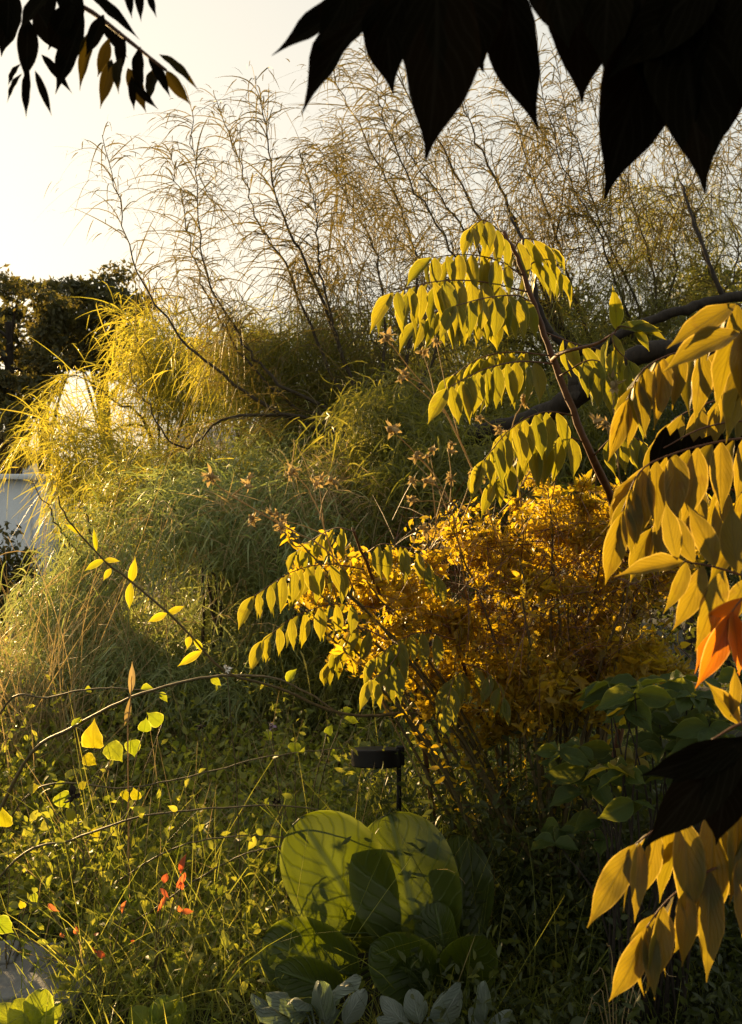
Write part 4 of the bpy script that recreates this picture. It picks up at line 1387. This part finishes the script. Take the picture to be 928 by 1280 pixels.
b_ = Bag()
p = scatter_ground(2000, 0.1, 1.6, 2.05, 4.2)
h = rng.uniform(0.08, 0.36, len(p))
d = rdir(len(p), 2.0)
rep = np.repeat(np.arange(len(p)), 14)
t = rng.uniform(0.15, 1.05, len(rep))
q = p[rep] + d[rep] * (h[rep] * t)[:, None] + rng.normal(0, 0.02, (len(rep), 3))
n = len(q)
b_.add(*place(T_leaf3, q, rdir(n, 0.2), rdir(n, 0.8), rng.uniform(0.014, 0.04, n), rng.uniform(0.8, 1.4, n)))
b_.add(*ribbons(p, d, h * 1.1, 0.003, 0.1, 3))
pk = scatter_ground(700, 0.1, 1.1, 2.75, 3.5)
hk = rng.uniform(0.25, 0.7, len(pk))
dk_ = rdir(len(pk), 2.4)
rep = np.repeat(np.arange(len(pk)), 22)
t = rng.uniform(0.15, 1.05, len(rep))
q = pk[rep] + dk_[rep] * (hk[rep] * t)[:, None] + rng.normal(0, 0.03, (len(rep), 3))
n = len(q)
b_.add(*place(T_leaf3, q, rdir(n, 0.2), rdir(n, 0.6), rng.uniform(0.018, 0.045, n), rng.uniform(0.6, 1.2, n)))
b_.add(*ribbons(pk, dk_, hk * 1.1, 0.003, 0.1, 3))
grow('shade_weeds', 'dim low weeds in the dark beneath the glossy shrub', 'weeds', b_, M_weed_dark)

# pale dry grasses at the left edge and among the canes
b_ = Bag()
n = 700
p = PA(rng.uniform(-30, 110, n), np.full(n, 600.0), rng.uniform(4.4, 5.4, n))
p[:, 2] = gz(p[:, 0], p[:, 1])
b_.add(*ribbons(p, rdir(n, 3.0), rng.uniform(0.5, 1.25, n), rng.uniform(0.002, 0.0045, n), rng.uniform(0.1, 0.5, n), 7, curl=0.3))
p = scatter_ground(420, -2.2, 0.6, 2.9, 5.4)
n = len(p)
b_.add(*ribbons(p, rdir(n, 2.2), rng.uniform(0.25, 0.6, n), rng.uniform(0.0016, 0.003, n), rng.uniform(0.2, 0.9, n), 7, curl=0.5))
grow('dry_grass', 'pale dry grass stalks leaning at the left edge', 'grass', b_, M_dry)

# ------------------------------------------------------------------ arching canes
def cane(label, pts, Y0, Y1, r=0.004, leaves=8, mat=M_lime, L=(0.03, 0.06), thorns=True, ground=True, lm=None, foot=(-0.25, 0.1)):
    pp = pxl(pts, Y0, Y1)
    if ground:
        g0 = pp[0]
        fx, fy = g0[0] + foot[0], g0[1] + foot[1]
        pp = [np.array([fx, fy, float(gz(fx, fy)) - 0.02])] + pp
    b = pp[0]
    root = thing('arching_cane', label, 'cane', b, 'arching canes over the meadow')
    _, path = tube('stem', pp, r * 1.35, r * 0.5, M_cane, root, 6, 0.0015, 40)
    o0 = off(root)
    for k in range(leaves):
        i = int(rng.uniform(0.25, 0.99) * (len(path) - 1))
        o = link('leaf', leaflet_mesh('tri' if lm is None else lm, mat), None, root)
        d = rdir(1, -0.1)[0]
        o.matrix_local = mat_from(path[i] - o0, d, np.array([rng.normal(0, .4), -0.8, 0.6]), rng.uniform(*L))


cane('long bare cane arching from the weeds towards the low pinnate sucker', [(30, 955), (90, 910), (165, 872), (250, 848), (330, 846), (385, 866), (440, 905)], 3.3, 3.0, 0.0048, 6)
cane('pale lower cane bowing parallel to the long arching cane', [(0, 892), (60, 872), (120, 861), (170, 862), (215, 870)], 3.4, 3.2, 0.003, 3)
cane('slanting twig with paired yellow leaves crossing the grey green willow', [(610, 905), (520, 892), (430, 893), (350, 860), (283, 840), (225, 780), (165, 728), (120, 690), (85, 648), (72, 620)], 3.05, 2.7, 0.0038, 0, foot=(0.15, 0.15))
cane('thin dark cane bowing across the weeds to the round leaves', [(20, 1075), (90, 1050), (180, 1020), (280, 1010), (370, 1008), (440, 1025)], 2.9, 2.8, 0.003, 5, M_weed)
cane('dark cane lying across the meadow above the red leaves', [(40, 990), (160, 985), (260, 965), (340, 945), (430, 935)], 3.3, 3.2, 0.0026, 6, M_weed)
cane('dark twig rising from the grass beneath the red leaves', [(196, 1240), (180, 1195), (150, 1160), (130, 1130)], 2.7, 2.75, 0.0035, 0)
cane('dark slanting twig crossing the grass by the stone slabs', [(120, 1235), (70, 1190), (20, 1168), (-20, 1150)], 2.6, 2.7, 0.003, 2, M_weed)
cane('thin cane sloping up from the big round leaves', [(180, 1145), (230, 1110), (300, 1070), (365, 1055)], 2.85, 2.8, 0.0028, 3, M_weed)
cane('thin cane running under the garden lamp', [(150, 1100), (220, 1060), (300, 1045), (400, 1050)], 3.0, 2.9, 0.0024, 6, M_weed)

# leaves of the slanting twig
tw = bpy.data.objects['arching_cane.002'] if 'arching_cane.002' in bpy.data.objects else None
if tw:
    o0 = off(tw)
    tpath = np.array([v.co for v in tw.children[0].data.vertices])[:, :3] + o0
    tu, tv = to_px(tpath)
    for (bx, by), (tx, ty), w in [((166, 735), (172, 704), 11), ((164, 733), (161, 767), 11), ((205, 776), (180, 787), 9), ((205, 774), (226, 766), 8), ((130, 693), (102, 706), 9), ((130, 693), (148, 694), 7), ((126, 690), (122, 660), 5), ((235, 800), (230, 815), 8), ((222, 850), (190, 870), 10), ((215, 845), (205, 828), 7), ((138, 720), (128, 735), 7), ((100, 665), (80, 650), 5)]:
        ni = int(np.argmin((tu - bx) ** 2 + (tv - by) ** 2))
        yy = tpath[ni][1]
        p0 = tpath[ni]
        p1 = P(tx + tu[ni] - bx, ty + tv[ni] - by, yy - 0.02)
        o = link('leaf', leaflet_mesh('broad', M_yleaf), None, tw)
        o.matrix_local = mat_from(p0 - o0, p1 - p0, np.array([0.2, -1, 0.3]), np.linalg.norm(p1 - p0), w * 2.8 / FPX / 0.29)

# ------------------------------------------------------------------ broad lime leaves (vine) in the meadow
ROUND = []
for _ in range(4):
    V, F, U = leaf_template(11, rng.uniform(0.82, 1.0), rng.uniform(0.24, 0.32), rng.uniform(-0.05, 0.25), rng.uniform(0.1, 0.45), 1.0, 0.12, 3)
    V[:, 1] -= 0.16 * np.abs(V[:, 0]) / 0.45 * np.clip(1 - V[:, 1] * 2.6, 0, 1)
    V[:, 0] += rng.uniform(-0.12, 0.12) * V[:, 1] ** 2
    V[:, 2] += 0.02 * np.sin(V[:, 1] * 13 + V[:, 0] * 9)
    ROUND.append((V, F, U))
VINE = []
for V, F, U in ROUND:
    me = {}
    for mt in (M_lime, M_yleaf):
        x = mk_mesh('leaf', V, F, U)
        x.materials.append(mt)
        me[mt.name] = x
    VINE.append(me)


def vine(label, spots, Y, base_px):
    b = P(base_px, 600, Y)
    root = thing('broadleaf_vine', label, 'vine', (b[0], Y, float(gz(b[0], Y))), 'broad leaved vines in the weeds')
    o0 = off(root)
    for (px, py, s, yel) in spots:
        y = Y + rng.uniform(-0.2, 0.2)
        p = P(px, py, y)
        tube('leaf_stalk', [o0 + rng.normal(0, .02, 3) * [1, 1, 0], (o0 + p) / 2 + [0, 0, 0.06], p], 0.002, 0.0012, M_cane, root, 4, 0.002, 8)
        o = link('leaf', random.choice(VINE)[(M_yleaf if yel else M_lime).name], None, root)
        a = rng.uniform(-1.0, 1.0)
        d = np.array([math.sin(a), -0.2, -math.cos(a) * rng.choice([1, 1, -0.6])])
        o.matrix_local = mat_from(p - o0, d, np.array([rng.normal(0, .5), -1, rng.uniform(-0.1, 1.0)]), s * 0.8 * y / FPX)


vine('yellow broad leaved vine below the long arching cane', [(118, 935, 46, 1), (135, 930, 38, 0), (165, 925, 30, 0), (105, 945, 26, 1), (180, 915, 24, 0), (202, 905, 30, 0)], 3.4, 140)
vine('patch of lime broad leaves with a dark dry flower at its side', [(74, 992, 30, 0), (92, 1012, 24, 1), (36, 988, 20, 1), (100, 985, 16, 1), (155, 988, 20, 1), (172, 1000, 22, 1), (116, 1036, 18, 1), (45, 1078, 24, 0)], 3.1, 90)
vine('lime broad leaves at the left border', [(8, 1034, 34, 1), (5, 1185, 44, 0), (22, 1200, 30, 0), (-5, 1150, 36, 0), (40, 1118, 16, 0), (30, 1135, 14, 1)], 2.75, 10)
vine('lime broad leaves beneath the hanging pinnate sucker', [(368, 928, 24, 0), (335, 912, 20, 0), (410, 918, 18, 0), (430, 890, 16, 0)], 3.3, 370)

# reddish orange leaves on a young weed
def red_weed(label, Y, base, leaves):
    b = P(*base, Y)
    root = thing('red_leaved_weed', label, 'weed', (b[0], Y, float(gz(b[0], Y))), 'red leaved weeds')
    o0 = off(root)
    for (bp, tp, w) in leaves:
        p0, p1 = P(*bp, Y), P(*tp, Y + rng.uniform(-0.03, 0.03))
        tube('stem', [o0, (o0 + p0) / 2 + [0.0, 0, 0.03], p0], 0.002, 0.001, M_cane, root, 4, 0.001, 8)
        o = link('leaf', leaflet_mesh('broad', M_red), None, root)
        o.matrix_local = mat_from(p0 - o0, p1 - p0, np.array([rng.normal(0, .4), -1, 0.3]), np.linalg.norm(p1 - p0), w * Y / FPX / 0.29)


red_weed('young weed with glowing red orange leaves above the grass', 2.6, (190, 1160), [((226, 1092), (230, 1066), 9), ((224, 1100), (228, 1116), 9), ((232, 1090), (222, 1112), 8), ((205, 1104), (208, 1090), 9), ((228, 1140), (242, 1138), 7), ((228, 1140), (222, 1134), 7), ((208, 1118), (196, 1144), 5), ((200, 1110), (212, 1122), 6)])
red_weed('small orange leaved weed by the dark rising twig', 2.55, (130, 1200), [((158, 1126), (148, 1146), 6), ((96, 1168), (94, 1158), 6), ((122, 1188), (132, 1200), 8), ((120, 1170), (122, 1164), 6), ((170, 1176), (160, 1180), 5), ((76, 1166), (80, 1174), 5), ((116, 1184), (124, 1196), 9), ((60, 1130), (72, 1140), 6)])

# dry twig spray in the dark corner
b = P(770, 1235, 2.3)
root = thing('dry_twig_spray', 'bare dry twigs spreading in the dark corner', 'twigs', (b[0], 2.3, float(gz(b[0], 2.3))))
for tx, ty in ((735, 1262), (742, 1218), (778, 1192), (800, 1258), (830, 1185), (845, 1220), (760, 1180), (724, 1290)):
    tube('twig', [np.array([b[0], 2.3, 0.0]), P((770 + tx) / 2, (1225 + ty) / 2 - 3, 2.28), P(tx, ty, 2.2)], 0.0016, 0.0006, M_dry, root, 4, 0.002, 10)


# ------------------------------------------------------------------ small flowers
M_darkdry = plain_mat('dark_dry_flower', (0.012, 0.008, 0.006), (0.03, 0.018, 0.012), 0.9, 40, 0.2)
M_purple = plain_mat('mauve_petal', (0.30, 0.22, 0.34), (0.42, 0.32, 0.44), 0.7, 40, 0.0)


def small_flower(name, label, px, py, Y, mat, n, ln, root_px=None):
    p = P(px, py, Y)
    bx = P(root_px or px + 14, 600, Y)[0]
    root = thing(name, label, 'flower', (bx, Y, float(gz(bx, Y))))
    o0 = off(root)
    tube('stem', [o0, (o0 + p) / 2 + np.array([0.01, 0, 0.03]), p], 0.0022, 0.0011, M_cane, root, 5, 0.001, 12)
    V, F, U = place(T_leaf3, np.tile(p, (n, 1)) + rng.normal(0, 0.002, (n, 3)), rdir(n, 0.2), rdir(n), rng.uniform(ln * 0.7, ln * 1.2, n), rng.uniform(1.0, 1.6, n))
    link('flower_head', mk_mesh('flower_head', V - o0, F, U), mat, root)
    V, F, U = tube_arrays(np.array([p + [0, 0, -0.006], p, p + [0, 0, 0.005], p + [0, 0, 0.008]]) - o0, np.array([0.002, 0.005, 0.004, 0.001]), 8)
    link('calyx', mk_mesh('calyx', V, F, U), M_cane, root)


small_flower('dried_flower', 'black dried flower head among the lime broad leaves', 92, 996, 3.0, M_darkdry, 16, 0.03)
small_flower('dried_flower', 'small black dried flower head above the big round leaves', 346, 1003, 3.0, M_darkdry, 14, 0.018)
small_flower('white_flower', 'tiny white flower where the slanting twig meets the long cane', 284, 836, 2.85, M_petal, 16, 0.014, 300)
small_flower('mauve_flower', 'tiny mauve flower in the weeds left of the garden lamp', 339, 908, 3.3, M_purple, 18, 0.016)
small_flower('dried_flower', 'small dark dried flower under the long arching cane', 252, 908, 3.4, M_darkdry, 12, 0.02)

b = P(160, 930, 3.1)
spike = thing('dry_leaf_spike', 'pale dried upright leaf blade crossing the long arching cane', 'plant', (b[0], 3.1, float(gz(b[0], 3.1))))
tube('stem', [off(spike), P(160, 930, 3.1), P(163, 880, 3.1), P(165, 845, 3.1)], 0.0026, 0.0014, M_dry, spike, 5, 0.001, 14)
for tp, bp, w in (((167, 826), (163, 868), 9), ((156, 912), (163, 872), 7)):
    p0, p1 = P(*bp, 3.1), P(*tp, 3.1)
    o = link('leaf', leaflet_mesh('broad', M_dry), None, spike)
    o.matrix_local = mat_from(p0 - off(spike), p1 - p0, np.array([0.4, -1, 0.2]), np.linalg.norm(p1 - p0), w * 3.1 / FPX / 0.29)
